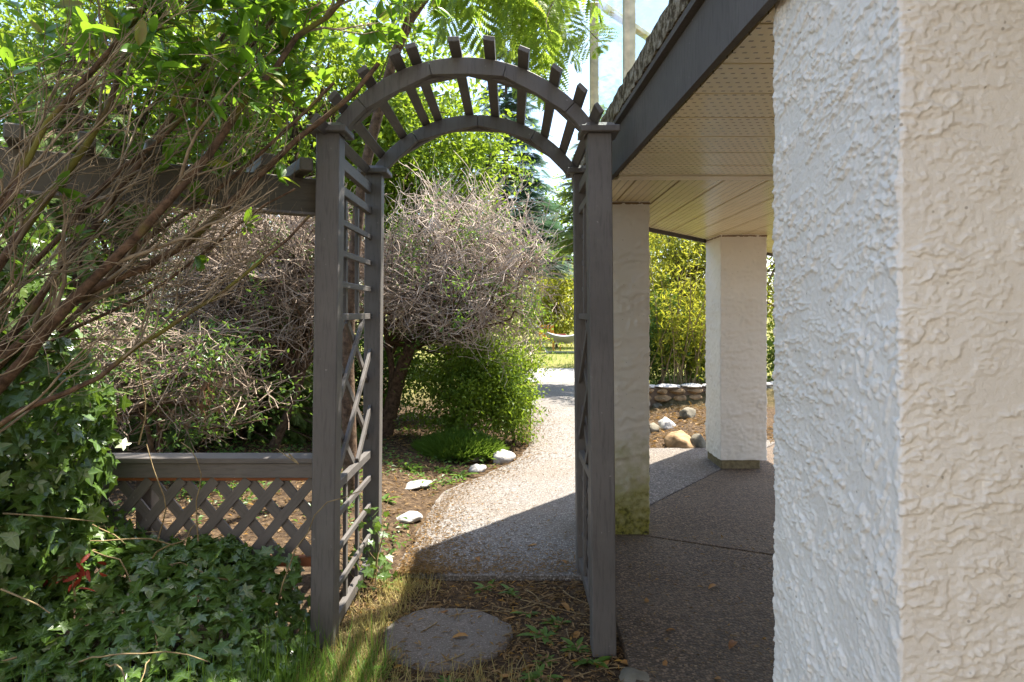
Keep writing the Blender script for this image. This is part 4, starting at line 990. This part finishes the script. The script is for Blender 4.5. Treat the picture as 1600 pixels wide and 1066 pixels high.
# --- silk tree overhead: feathery fronds hanging above the arch
alb = thing('silk_tree', 'silk tree with feathery fronds hanging over the arch and railing', 'tree', (-1.15, 4.9, 0.0))
tr = resample([(-1.15, 4.9, -0.03), (-1.2, 4.95, 1.2), (-1.05, 4.8, 2.4), (-0.75, 4.6, 3.3), (-0.3, 4.3, 3.75)], 16)
g = Geo(); g.add(*tubes(tr[None], np.linspace(0.055, 0.03, 16)[None], 8)); obj('trunk', g.mesh('trunk', True), M['bark'], alb)
br = [resample([tr[12], (-0.5, 4.0, 3.5), (-0.2, 3.7, 3.45), (0.1, 3.5, 3.3)], 10), resample([tr[15], (-0.1, 3.9, 3.5), (0.12, 3.6, 3.2), (0.30, 3.35, 3.0)], 10), resample([tr[13], (-0.6, 4.2, 3.6), (-0.35, 3.8, 3.35), (-0.2, 3.6, 3.15)], 10),
      resample([tr[15], (0.05, 4.0, 3.6), (0.2, 3.8, 3.35), (0.22, 3.7, 3.15)], 10)]
br = np.array(br); rb = np.linspace(0.014, 0.004, 10)[None].repeat(len(br), 0)
tw, rt = side_branches(br, rb, 5, (0.3, 1.0), (0.2, 0.5), 0.8, 0.15, -0.03, 7, None, 0.6, 0.003)
g = Geo(); g.add(*tubes(br, rb, 5)); g.add(*tubes(tw, rt, 4)); obj('limbs', g.mesh('limbs', True), M['bark'], alb)
def frond_mesh(npair, seed):
    r = np.random.default_rng(seed); V = []; T = []
    def tri(a, b, c):
        k = len(V); V.extend([a, b, c]); T.append([k, k + 1, k + 2])
    def leaflet(p, d, nn, L):
        s_ = np.cross(nn, d); b = len(V); V.extend([p, p + d * L * 0.5 + s_ * L * 0.20, p + d * L, p + d * L * 0.5 - s_ * L * 0.16]); T.extend([[b, b + 2, b + 1], [b, b + 3, b + 2]])
    rach = [np.array([x, 0, -0.35 * x * x]) for x in np.linspace(0, 0.95, npair + 2)]
    nn = np.array([0, 0, 1.0])
    for a, b in zip(rach[:-1], rach[1:]):
        tri(a + [0, .006, 0], a - [0, .006, 0], b)
    for k in range(1, npair + 2):
        for s_ in (1, -1):
            L = 0.46 * (0.65 + 0.5 * math.sin(math.pi * min(1, k / (npair + 1.5)))) * r.uniform(0.85, 1.1); d0 = nrm(np.array([0.62 if k <= npair else 1.2, s_ * 0.9 if k <= npair else s_ * 0.35, -0.10])); p = rach[k].copy(); m = 13; prev = p.copy(); d = d0.copy()
            for j in range(m):
                d = nrm(d + np.array([0.02, 0, -0.055])); p = p + d * L / m; tri(prev + [0, 0, .003], prev - [0, 0, .003], p); prev = p.copy()
                sd = nrm(np.cross(nn, d)); up = np.cross(d, sd); ll = 0.125 * math.sin(math.pi * (0.16 + 0.78 * (j + 0.5) / m))
                for q in (1, -1): leaflet(p, nrm(sd * q * 0.9 + d * 0.42 + up * r.uniform(-.18, .05)), nrm(up + 0.15 * r.normal(size=3)), ll)
    me = mesh_np('frond', np.array(V), None, np.array(T)); me.materials.append(M['albizia']); return me
fm = [frond_mesh(n_, s_) for n_, s_ in ((6, 1), (7, 2), (5, 3))]
tips = np.concatenate([tw[:, -1], tw[:, 4], tw[:, 2], br[:, -1], br[:, 7]]); tips = tips[(tips[:, 0] / tips[:, 1] * F < 118) & (tips[:, 2] > 2.75)]; idx = np.arange(len(tips)); n = len(idx)
ph = rng.uniform(0, 6.28, n); A = np.stack([np.cos(ph), np.sin(ph), rng.uniform(-1.3, -0.1, n)], 1); Nn = np.stack([0 * ph, 0 * ph, np.ones(n)], 1) + 0.35 * rng.normal(size=(n, 3))
leaf_objs('frond', fm, tips[idx], A, Nn, rng.uniform(0.24, 0.40, n), alb)

# --- ivy over fence, ground and stump
def ivy_h(x, y):
    # mound against the fence, falling towards the grass
    left = sstep(-0.85, -1.75, x)
    top = 0.25 + 0.13 * left + 0.08 * (fbm(x * 4 + 9, y * 4 + 3, 2) - 0.5) * 2
    return gh(x, y) + 0.02 + (top) * sstep(2.05, 2.86, y) * (0.85 + 0.3 * fbm(x * 6, y * 6, 2)) * sstep(-0.80, -1.02, x)
ivy = thing('ivy', 'dark glossy ivy heaped over the ground against the lattice fence', 'ivy', (-1.5, 2.5, 0.03))
n = 5200; X = rng.uniform(-2.6, -0.84, n); Y = 1.75 + 1.17 * rng.random(n) ** 0.8; e = 0.02
Z = ivy_h(X, Y); gx = (ivy_h(X + e, Y) - Z) / e; gy = (ivy_h(X, Y + e) - Z) / e
nor = nrm(np.stack([-gx, -gy, np.ones(n)], 1)); lay = rng.random(n) ** 0.5
P_ = np.stack([X, Y, Z], 1) + nor * (lay * 0.055 - 0.02)[:, None]
# climbing on the fence face and over the rail at its far end
m_ = 1300; X2 = -0.86 - 1.6 * rng.random(m_) ** 0.75; zt = np.where(X2 < -1.93, 0.92, 0.36 + 0.20 * sstep(-1.3, -1.9, X2) + 0.26 * (fbm(X2 * 6, X2 * 0 + 3, 3) - 0.42)); Z2 = 0.1 + (zt - 0.1) * rng.random(m_) ** 0.7
P2_ = np.stack([X2, 2.90 - 0.07 * rng.random(m_), Z2], 1); n2_ = np.tile(np.array([0, -1.0, 0.25]), (m_, 1))
P_ = np.concatenate([P_, P2_]); nor = np.concatenate([nor, n2_]); lay = np.concatenate([lay, rng.random(m_)])
nn = nrm(nor + 0.5 * rng.normal(size=P_.shape) + np.array([0, -0.1, 0.55])); A = nrm(rand_dirs(len(P_)) * 0.9 + np.array([0, -0.7, -0.45])); S = rng.uniform(0.03, 0.068, len(P_)) * (0.75 + 0.4 * lay)
sc = S / P_[:, 1] * (lay > 0.5) * ((800 + P_[:, 0] / P_[:, 1] * F) > -10); order = np.argsort(-sc); big = order[:300]; rest = order[300:]
ivm = []
for q in range(3):
    v, t = tmpl_ivy(); v = v.copy(); v[:, 1] *= (0.9, 1.05, 0.8)[q]; v[:, 2] += (0.0, 0.10, -0.12)[q] * v[:, 0] ** 2; me = mesh_np('ivy_leaf', v, None, t); set_vein(me, 1); me.materials.append(M['ivy']); ivm.append(me)
leaf_objs('leaf', ivm, P_[big], A[big], nn[big], S[big], ivy)
g = Geo(); leaves(g, TI, P_[rest], A[rest], nn[rest], S[rest]); fme = g.mesh('foliage'); set_vein(fme, len(rest)); tag(obj('foliage', fme, M['ivy'], ivy), kind='stuff')
vs = []
for k in range(16):
    x0 = rng.uniform(-2.0, -0.9); y0 = rng.uniform(2.3, 2.85); pl = [np.array((x0, y0, float(ivy_h(x0, y0)) + 0.03))]; d = np.array((rng.uniform(-1, 1), rng.uniform(-0.7, .3), rng.uniform(0, .5)))
    vs.append(bend(pl, d[None], rng.uniform(0.25, 0.6), 9, 0.2, -0.08)[0])
for pl in ([(310, 850, 2.8), (305, 780, 2.78), (318, 745, 2.78), (300, 700, 2.82), (280, 690, 2.85)], [(245, 850, 2.8), (262, 790, 2.75), (240, 735, 2.77), (228, 690, 2.8)], [(0, 802, 2.3), (60, 806, 2.35), (150, 815, 2.5)], [(0, 920, 2.25), (60, 945, 2.2), (80, 960, 2.2)], [(450, 708, 2.85), (470, 728, 2.82), (430, 700, 2.87)], [(215, 700, 2.8), (230, 640, 2.8), (215, 560, 2.78), (225, 500, 2.75)]):
    vs.append(resample([at(*q) for q in pl], 9))
for v_ in vs:
    g = Geo(); g.add(*tubes(v_[None], taper(1, 9, 0.0036, 0.0018), 5)); obj('vine_stem', g.mesh('vine_stem', True), M['vine'], ivy)

ivs = thing('ivy', 'ivy climbing the old shrub stem at the fence end', 'ivy', (-1.95, 2.35, 0.03))
n = 5600; ph = rng.uniform(0, 6.28, n); zz = 0.1 + 1.95 * rng.random(n); cx = -2.12 + 0.10 * np.sin(zz * 2.2) + 0.02 * zz; rr = (0.42 - 0.10 * np.abs(zz - 1.0)) * (0.75 + 0.5 * fbm(ph * 2.0, zz * 4, 3)) * (1 + 0.05 * rng.normal(size=n))
P_ = np.stack([cx + rr * np.cos(ph), 2.55 + rr * 0.8 * np.sin(ph), zz], 1); nor = np.stack([np.cos(ph), np.sin(ph), 0.3 + 0 * ph], 1)
cull = ~((P_[:, 1] < 2.02) | (rng.random(n) < 0.25 * sstep(1.2, 2.0, zz))); P_ = P_[cull]; nor = nor[cull]; n = len(P_)
nn = nrm(nor + 0.6 * rng.normal(size=P_.shape)); A = nrm(rand_dirs(n) + np.array([0, -0.3, -0.7])); S = rng.uniform(0.035, 0.08, n)
u = 800 + P_[:, 0] / P_[:, 1] * F; sc = S / P_[:, 1] * (nor[:, 1] < 0.2) * (u > -5); order = np.argsort(-sc); big = order[:220]; rest = order[220:]
leaf_objs('leaf', ivm, P_[big], A[big], nn[big], S[big], ivs)
g = Geo(); leaves(g, TI, P_[rest], A[rest], nn[rest], S[rest]); fme = g.mesh('foliage'); set_vein(fme, len(rest)); tag(obj('foliage', fme, M['ivy'], ivs), kind='stuff')
tk = resample([(-2.22, 2.55, -0.02), (-2.2, 2.55, 0.7), (-2.15, 2.56, 1.4), (-2.2, 2.58, 2.1)], 10); g = Geo(); g.add(*tubes(tk[None], np.linspace(0.09, 0.04, 10)[None], 8)); obj('stem', g.mesh('stem', True), M['bark'], ivs)

# ivy sprig on the arbor's rear post
iv3 = thing('ivy', 'small ivy sprig creeping round the foot of the rear arbor post', 'ivy', (-0.72, 3.5, 0.05))
n = 75; P_ = np.stack([rng.normal(-0.70, 0.06, n), rng.normal(3.52, 0.12, n), 0.05 + np.abs(rng.normal(0, 0.17, n))], 1)
leaf_objs('leaf', ivm, P_, rand_dirs(n) + np.array([0, -.4, -.5]), rand_dirs(n) + np.array([0.3, -0.8, 0.6]), rng.uniform(0.03, 0.06, n), iv3)
vs = bend(np.stack([rng.normal(-0.72, 0.03, 6), rng.normal(3.52, 0.06, 6), np.full(6, 0.02)], 1), np.stack([rng.normal(size=6) * 0.4, rng.normal(size=6) * 0.4, np.ones(6)], 1), rng.uniform(0.2, 0.45, 6), 8, 0.15)
g = Geo(); g.add(*tubes(vs, taper(6, 8, 0.004, 0.002), 4)); obj('stem', g.mesh('stem', True), M['vine'], iv3)

# --- grass, litter, weeds
def blades(name, X, Y, L, mat, lean, label, wd=0.05, z=None):
    n = len(X); Z = gh(X, Y) - 0.004 if z is None else z; ph = rng.uniform(0, 6.28, n); ln = rng.uniform(lean[0], lean[1], n)
    A = np.stack([np.cos(ph) * ln, np.sin(ph) * ln, np.ones(n)], 1); Nn = np.stack([-np.cos(ph), -np.sin(ph), ln], 1) * -1
    g = Geo(); leaves(g, TB, np.stack([X, Y, Z], 1), A, Nn, L, np.full(n, wd) * rng.uniform(0.7, 1.3, n) * 0.10 / L)
    return tag(obj(name, g.mesh(name), mat), label, None, None, 'stuff')
def patch(n, cx, cy, sx, sy):
    return rng.normal(cx, sx, n), rng.normal(cy, sy, n)
pts = [patch(420, -0.92, 2.42, 0.10, 0.10), patch(620, -1.05, 2.35, 0.22, 0.14), patch(330, -1.45, 2.2, 0.25, 0.14), patch(330, -0.85, 2.55, 0.10, 0.12), patch(300, -1.75, 2.15, 0.25, 0.15), patch(260, -0.62, 2.6, 0.10, 0.12)]
X = np.concatenate([p[0] for p in pts]); Y = np.concatenate([p[1] for p in pts]); ok = (X < -0.5) & (Y < 2.85) & (Y > 1.85)
tag(blades('grass', X[ok], Y[ok], rng.uniform(0.07, 0.26, ok.sum()), M['grass'], (0.2, 2.6), 'long green grass in front of the ivy', 0.045), None, 'grass')
pts = [patch(1500, -0.66, 2.72, 0.09, 0.28), patch(700, -0.60, 3.15, 0.08, 0.25), patch(500, -0.52, 2.48, 0.12, 0.08), patch(160, -0.1, 2.6, 0.14, 0.07), patch(300, -0.55, 3.55, 0.08, 0.08)]
X = np.concatenate([p[0] for p in pts]); Y = np.concatenate([p[1] for p in pts]); ok = ((X + 0.29) ** 2 + (Y - 3.02) ** 2 > 0.30 ** 2) & (X < 0.3) & (Y < 3.63)
tag(blades('dry_grass', X[ok], Y[ok], rng.uniform(0.04, 0.13, ok.sum()), M['dry_grass'], (0.4, 2.5), 'short dry yellow grass beside the stepping stone', 0.035), None, 'grass')
X = rng.uniform(-2.6, 6.5, 9000); Y = rng.uniform(10.3, 27, 9000); ok = (Y > 17.7) | ((X > 1.9 + 0.14 * (Y - 7.2)) & (Y < 13.9)); X = X[ok]; Y = Y[ok]
tag(blades('lawn_grass', X, Y, rng.uniform(0.06, 0.14, len(X)), M['grass'], (0.3, 1.2), 'sunlit lawn grass beyond the wall and lane', 0.12), None, 'grass')

def litter(name, X, Y, Z, S, mat, label):
    n = len(X); A = rand_dirs(n) * np.array([1, 1, 0.25]); Nn = np.stack([rng.normal(size=n) * 0.4, rng.normal(size=n) * 0.4, np.ones(n)], 1)
    g = Geo(); leaves(g, TN, np.stack([X, Y, Z], 1), A, Nn, S, rng.uniform(0.25, 1.1, n)); return tag(obj(name, g.mesh(name), mat), label, 'leaf litter', None, 'stuff')
# bed behind the arbor
X = rng.uniform(-3.2, 0.2, 9000); Y = rng.uniform(3.7, 8.2, 9000); lim = np.interp(Y, [3.7, 4.6, 5.4, 5.9, 6.4, 7, 8.2], [-0.62, -0.6, -0.5, -0.24, 0.0, 0.16, 0.22]); ok = X < lim
litter('bed_litter', X[ok], Y[ok], gh(X[ok], Y[ok]) + 0.008, rng.uniform(0.02, 0.06, ok.sum()), M['litter'], 'dry leaf litter over the planting bed behind the arbor')
n = 2600; cc = np.stack([rng.uniform(-2.6, -0.15, 130), rng.uniform(4.2, 7.6, 130)], 1); lim = np.interp(cc[:, 1], [3.7, 4.6, 5.4, 5.9, 6.4, 7, 8.2], [-0.62, -0.6, -0.5, -0.24, 0.0, 0.16, 0.22]); cc = cc[cc[:, 0] < lim - 0.03]
q = cc[rng.integers(0, len(cc), n)] + rng.normal(size=(n, 2)) * 0.07; P_ = np.c_[q, gh(q[:, 0], q[:, 1]) + rng.uniform(0.005, 0.06, n)]
g = Geo(); leaves(g, TD, P_, rand_dirs(n) * np.array([1, 1, 0.4]), rand_dirs(n) * 0.6 + np.array([0, 0, 1.0]), rng.uniform(0.025, 0.055, n)); tag(obj('ground_cover', g.mesh('ground_cover'), M['shrub']), 'low green ground cover in the bed behind the arbor', 'ground cover', None, 'stuff')
# soil under the arbor
X = rng.uniform(-0.8, 0.47, 5200); Y = rng.uniform(2.3, 3.64, 5200); ok = ((X + 0.29) ** 2 + (Y - 3.02) ** 2 > 0.27 ** 2) | (rng.random(5200) < 0.14); zz = np.where((X + 0.29) ** 2 + (Y - 3.02) ** 2 < 0.29 ** 2, -0.007, gh(X, Y) + 0.008)
litter('soil_litter', X[ok], Y[ok], zz[ok], rng.uniform(0.012, 0.05, ok.sum()), M['litter'], 'brown leaf litter and twigs on the soil under the arbor')
# path sweepings
X = np.concatenate([np.interp(3.68 + 6.5 * np.linspace(0, 1, 9000) ** 2.0, [3.7, 4.6, 5.4, 5.9, 6.6, 8, 10], [-0.6, -0.58, -0.5, -0.24, 0.02, 0.22, 0.28]) + rng.exponential(0.16, 9000) - 0.03, rng.uniform(-0.6, 0.45, 1700), rng.uniform(0.48, 1.6, 620), rng.uniform(0.3, 1.2, 200)]); Y = np.concatenate([3.68 + 6.5 * np.linspace(0, 1, 9000) ** 2.0, 3.67 + rng.exponential(0.22, 1700), rng.uniform(1.9, 4.3, 620), rng.uniform(4.5, 9, 200)])
lim = np.interp(Y, [3.7, 4.6, 5.4, 5.9, 6.4, 7, 8.2, 10], [-0.62, -0.6, -0.5, -0.24, 0.0, 0.16, 0.22, .3]); ok = (X > lim) & (Y > 3.67) | (X > 0.48)
litter('path_litter', X[ok], Y[ok], np.full(ok.sum(), 0.006), rng.uniform(0.010, 0.035, ok.sum()), M['litter'], 'small dry leaves scattered over the concrete path')
X = rng.uniform(1.2, 3.0, 2600); Y = rng.uniform(7.1, 9.9, 2600); ok = X > 1.3
litter('rubble_litter', X[ok], Y[ok], gh(X[ok], Y[ok]) + 0.01, rng.uniform(0.03, 0.10, ok.sum()), M['litter'], 'dry straw litter among the rocks by the far column')

tw = bend(np.stack([rng.uniform(-0.5, 0.42, 40), rng.uniform(2.4, 3.6, 40), np.full(40, 0.0)], 1), rand_dirs(40) * np.array([1, 1, 0.05]), rng.uniform(0.06, 0.25, 40), 6, 0.12); tw[:, :, 2] = gh(tw[:, :, 0], tw[:, :, 1]) + 0.012
ok = (tw[:, :, 0] + 0.29) ** 2 + (tw[:, :, 1] - 3.02) ** 2 < 0.31 ** 2; tw[:, :, 2] = np.where(ok, -0.008, tw[:, :, 2])
g = Geo(); g.add(*tubes(tw, taper(40, 6, 0.003, 0.0015), 4)); tag(obj('fallen_twigs', g.mesh('fallen_twigs', True), M['vine']), 'thin fallen twigs scattered on the soil under the arbor', 'twigs', None, 'stuff')

wm = []
for q in range(3):
    g = Geo(); n = 16 + 4 * q; ph = rng.uniform(0, 6.28, n); A = np.stack([np.cos(ph), np.sin(ph), rng.uniform(0.1, 0.7, n)], 1); Nn = np.stack([-np.cos(ph) * 0.4, -np.sin(ph) * 0.4, np.ones(n)], 1)
    leaves(g, tmpl_oval(0.28, 0.05, 0.3), np.zeros((n, 3)) + rng.normal(size=(n, 3)) * 0.01 * np.array([1, 1, 0]), A, Nn, rng.uniform(0.05, 0.11, n)); me = g.mesh('weed', True); me.materials.append(M['grass']); wm.append(me)
for k, (px, py, Y) in enumerate([(822, 945, 3.25), (850, 990, 3.02), (872, 960, 3.15), (800, 912, 3.5), (900, 1005, 2.9), (852, 1020, 2.8), (760, 908, 3.55), (690, 735, 6.1), (640, 745, 5.9), (600, 800, 4.9), (720, 742, 6.0), (612, 900, 3.6), (560, 1040, 2.7), (700, 1050, 2.65), (845, 1050, 2.68), (925, 1010, 2.8)]):
    p = at(px, py, Y); o = obj('weed', wm[k % 3], None, None, (p[0], Y, float(gh(p[0], Y)) - 0.004)); o.rotation_euler = (0, 0, k * 1.7); q = rng.uniform(0.6, 1.15) * (1.5 if Y > 4 else 1); o.scale = (q, q, q)
    if Y > 4: tag(o, 'small green weed in the leaf litter of the bed behind the arbor', 'weed', 'weeds in the planting bed')
    else: 
        lb = 'small green weed against the front edge of the path slab' if py < 915 else 'small green weed among the dry grass in front of the stepping stone' if px < 720 else 'small green weed at the foot of the arbor post by the patio' if px > 890 else 'small green weed in brown litter between the stepping stone and the patio'
        tag(o, lb, 'weed', 'weeds under the arbor, ' + lb.split('weed ')[1])
lm = []
for q in range(2):
    v, t = tmpl_oval(0.45, 0.12 - 0.2 * q, 0.3); me = mesh_np('fallen_leaf', v, None, t, True); me.materials.append(M['dry_leaf']); lm.append(me)
FLS = [(-0.19, 2.98, -0.008), (0.02, 3.2, None), (0.1, 2.75, None), (0.40, 2.80, None), (0.44, 2.78, None), (-0.3, 3.24, -0.006), (0.24, 3.35, None), (0.2, 2.62, None), (0.30, 3.05, None), (-0.05, 2.68, None),
       (0.72, 3.0, 0.008), (0.66, 3.35, 0.008), (0.95, 2.9, 0.008), (0.78, 2.6, 0.008), (1.05, 3.5, 0.008), (0.1, 4.1, 0.008), (-0.2, 3.9, 0.008), (1.35, 5.2, 0.008), (0.3, 3.8, 0.008), (0.62, 2.75, 0.008)]
for k, (x, y, z) in enumerate(FLS):
    o = obj('fallen_leaf', lm[k % 2], None, None, (x, y, float(gh(x, y)) + 0.012 if z is None else z)); o.rotation_euler = (rng.uniform(-.3, .3), rng.uniform(-.25, .1), rng.uniform(0, 6.28)); q = rng.uniform(0.05, 0.085) * (1.3 if k in (3, 4) else 1); o.scale = (q, q, q)
    if x > 0.47 or y > 3.66: 
        lb = 'curled orange brown leaf lying on the shaded patio under the deck' if x > 0.47 else 'curled orange brown leaf lying on the path slab behind the arbor'
        tag(o, lb, 'leaf', 'dry leaves, ' + lb.split('lying ')[1])
    else: 
        lb = 'curled brown leaf lying on the round stepping stone' if z is not None else 'large red brown leaf at the foot of the arbor post by the patio' if k in (3, 4) else 'curled brown leaf lying on the soil under the arbor'
        tag(o, lb, 'leaf', 'dry leaves, ' + lb.split('leaf ')[1])
rd = thing('red_plant', 'cluster of red leaves poking out of the dark ivy', 'plant', (-1.72, 2.62, 0.2))
n = 26; c_ = at(112, 893, 2.5); P_ = c_ + rng.normal(size=(n, 3)) * np.array([0.05, 0.03, 0.025]); rme = mesh_np('red_leaf', *(lambda v, t: (v, None, t))(*tmpl_oval(0.3, 0.06, 0.2)), smooth=True); rme.materials.append(M['red_leaf'])
leaf_objs('leaf', [rme], P_, rand_dirs(n) + np.array([0, -.3, -.2]), rand_dirs(n) + np.array([0, -.5, .6]), rng.uniform(0.04, 0.07, n), rd)
g = Geo(); g.add(*tubes(resample([(c_[0], c_[1] + 0.1, 0.05), (c_[0], c_[1] + 0.05, 0.2), tuple(c_)], 6)[None], np.full((1, 6), 0.004), 5)); obj('stem', g.mesh('stem'), M['vine'], rd)
# brown hanging dead bough
db = thing('dead_bough', 'orange brown dead conifer sprig hanging beyond the fence', 'branch', tuple(at(322, 620, 5.0)))
n = 34; P_ = at(322, 610, 5.0) + np.stack([rng.normal(0, 0.03, n), rng.normal(0, 0.03, n), rng.uniform(-0.16, 0.1, n)], 1); g = Geo(); leaves(g, TS, P_, np.stack([rng.normal(0, .3, n), rng.normal(0, .3, n), -np.ones(n)], 1), rand_dirs(n), rng.uniform(0.05, 0.10, n)); obj('needles', g.mesh('needles'), M['dead_needle'], db)

# ------------------------------------------------------------------ hammock, chair and red board on the far lawn
HY = 23.5
def hz(x, y): return float(gh(x, y))
hm = thing('hammock', 'grey white hammock slung on a white stand across the lane', 'hammock', (1.75, HY, hz(1.75, HY)))
x0, x1, zt0, zt1, zm = 0.86, 2.75, 0.98, 0.98, 0.38; nxh, nyh = 26, 7; V = []; Q = []
for i in range(nxh):
    t = i / (nxh - 1); x = x0 + (x1 - x0) * t; zz = zm + (zt0 - zm) * (2 * t - 1) ** 2 + hz(1.75, HY) - 0.05
    wdh = 0.05 + 0.45 * math.sin(math.pi * t) ** 0.6
    for j in range(nyh):
        s_ = j / (nyh - 1) * 2 - 1; V.append([x, HY + s_ * wdh, zz + 0.26 * s_ * s_ * math.sin(math.pi * t) + 0.01 * math.sin(9 * t + 5 * s_)])
for i in range(nxh - 1):
    for j in range(nyh - 1): a = i * nyh + j; Q.append([a, a + nyh, a + nyh + 1, a + 1])
o = obj('cloth', mesh_np('cloth', V, Q, None, True), M['hammock'], hm); md = o.modifiers.new('thick', 'SOLIDIFY'); md.thickness = 0.012
zg = hz(1.75, HY)
for sx_, xx in ((-1, x0), (1, x1)):
    beam('rope', (xx, HY, zg + 0.93), (xx + sx_ * 0.35, HY, zg + 1.25), 0.025, 0.025, M['white_metal'], hm, (0, 1, 0), 0)
    beam('stand_post', (xx - sx_ * 0.35, HY, zg + 0.02), (xx + sx_ * 0.37, HY, zg + 1.28), 0.05, 0.05, M['white_metal'], hm, (0, 1, 0), 0.004)
    beam('stand_foot', (xx - sx_ * 0.35, HY - 0.5, zg + 0.025), (xx - sx_ * 0.35, HY + 0.5, zg + 0.025), 0.05, 0.05, M['white_metal'], hm, (1, 0, 0), 0.004)
beam('stand_bar', (x0 + 0.35, HY, zg + 0.03), (x1 - 0.35, HY, zg + 0.03), 0.05, 0.05, M['white_metal'], hm, (0, 1, 0), 0.004)
ch = thing('garden_chair', 'yellow wooden garden chair beside the hammock', 'chair', (1.25, 24.6, hz(1.25, 24.6)))
cx, cy, z0 = 1.25, 24.6, hz(1.25, 24.6)
for sx_ in (-0.24, 0.24):
    for sy_ in (-0.22, 0.22): beam('leg', (cx + sx_, cy + sy_, z0 - 0.01), (cx + sx_, cy + sy_, z0 + (0.42 if sy_ < 0 else 0.95)), 0.05, 0.05, M['yellow_wood'], ch, (1, 0, 0), 0.004)
    beam('armrest', (cx + sx_, cy - 0.25, z0 + 0.62), (cx + sx_, cy + 0.22, z0 + 0.62), 0.06, 0.025, M['yellow_wood'], ch, (1, 0, 0), 0.003)
for k in range(5): beam('seat_slat', (cx - 0.26, cy - 0.2 + 0.1 * k, z0 + 0.435), (cx + 0.26, cy - 0.2 + 0.1 * k, z0 + 0.435), 0.08, 0.02, M['yellow_wood'], ch, (0, 1, 0), 0.002)
for k in range(4): beam('back_slat', (cx - 0.17 + 0.113 * k, cy + 0.215, z0 + 0.47), (cx - 0.17 + 0.113 * k, cy + 0.215, z0 + 0.93), 0.07, 0.02, M['yellow_wood'], ch, (1, 0, 0), 0.002)
sg = thing('red_board', 'small red board on a stake behind the hammock', 'sign', (1.72, 24.3, hz(1.72, 24.3)))
zz = hz(1.72, 24.3); beam('stake', (1.72, 24.32, zz - 0.02), (1.72, 24.32, zz + 0.52), 0.03, 0.03, M['yellow_wood'], sg, (1, 0, 0), 0)
box('board', (1.72, 24.29, zz + 0.52), (0.40, 0.025, 0.20), M['red_paint'], sg, 0.003)
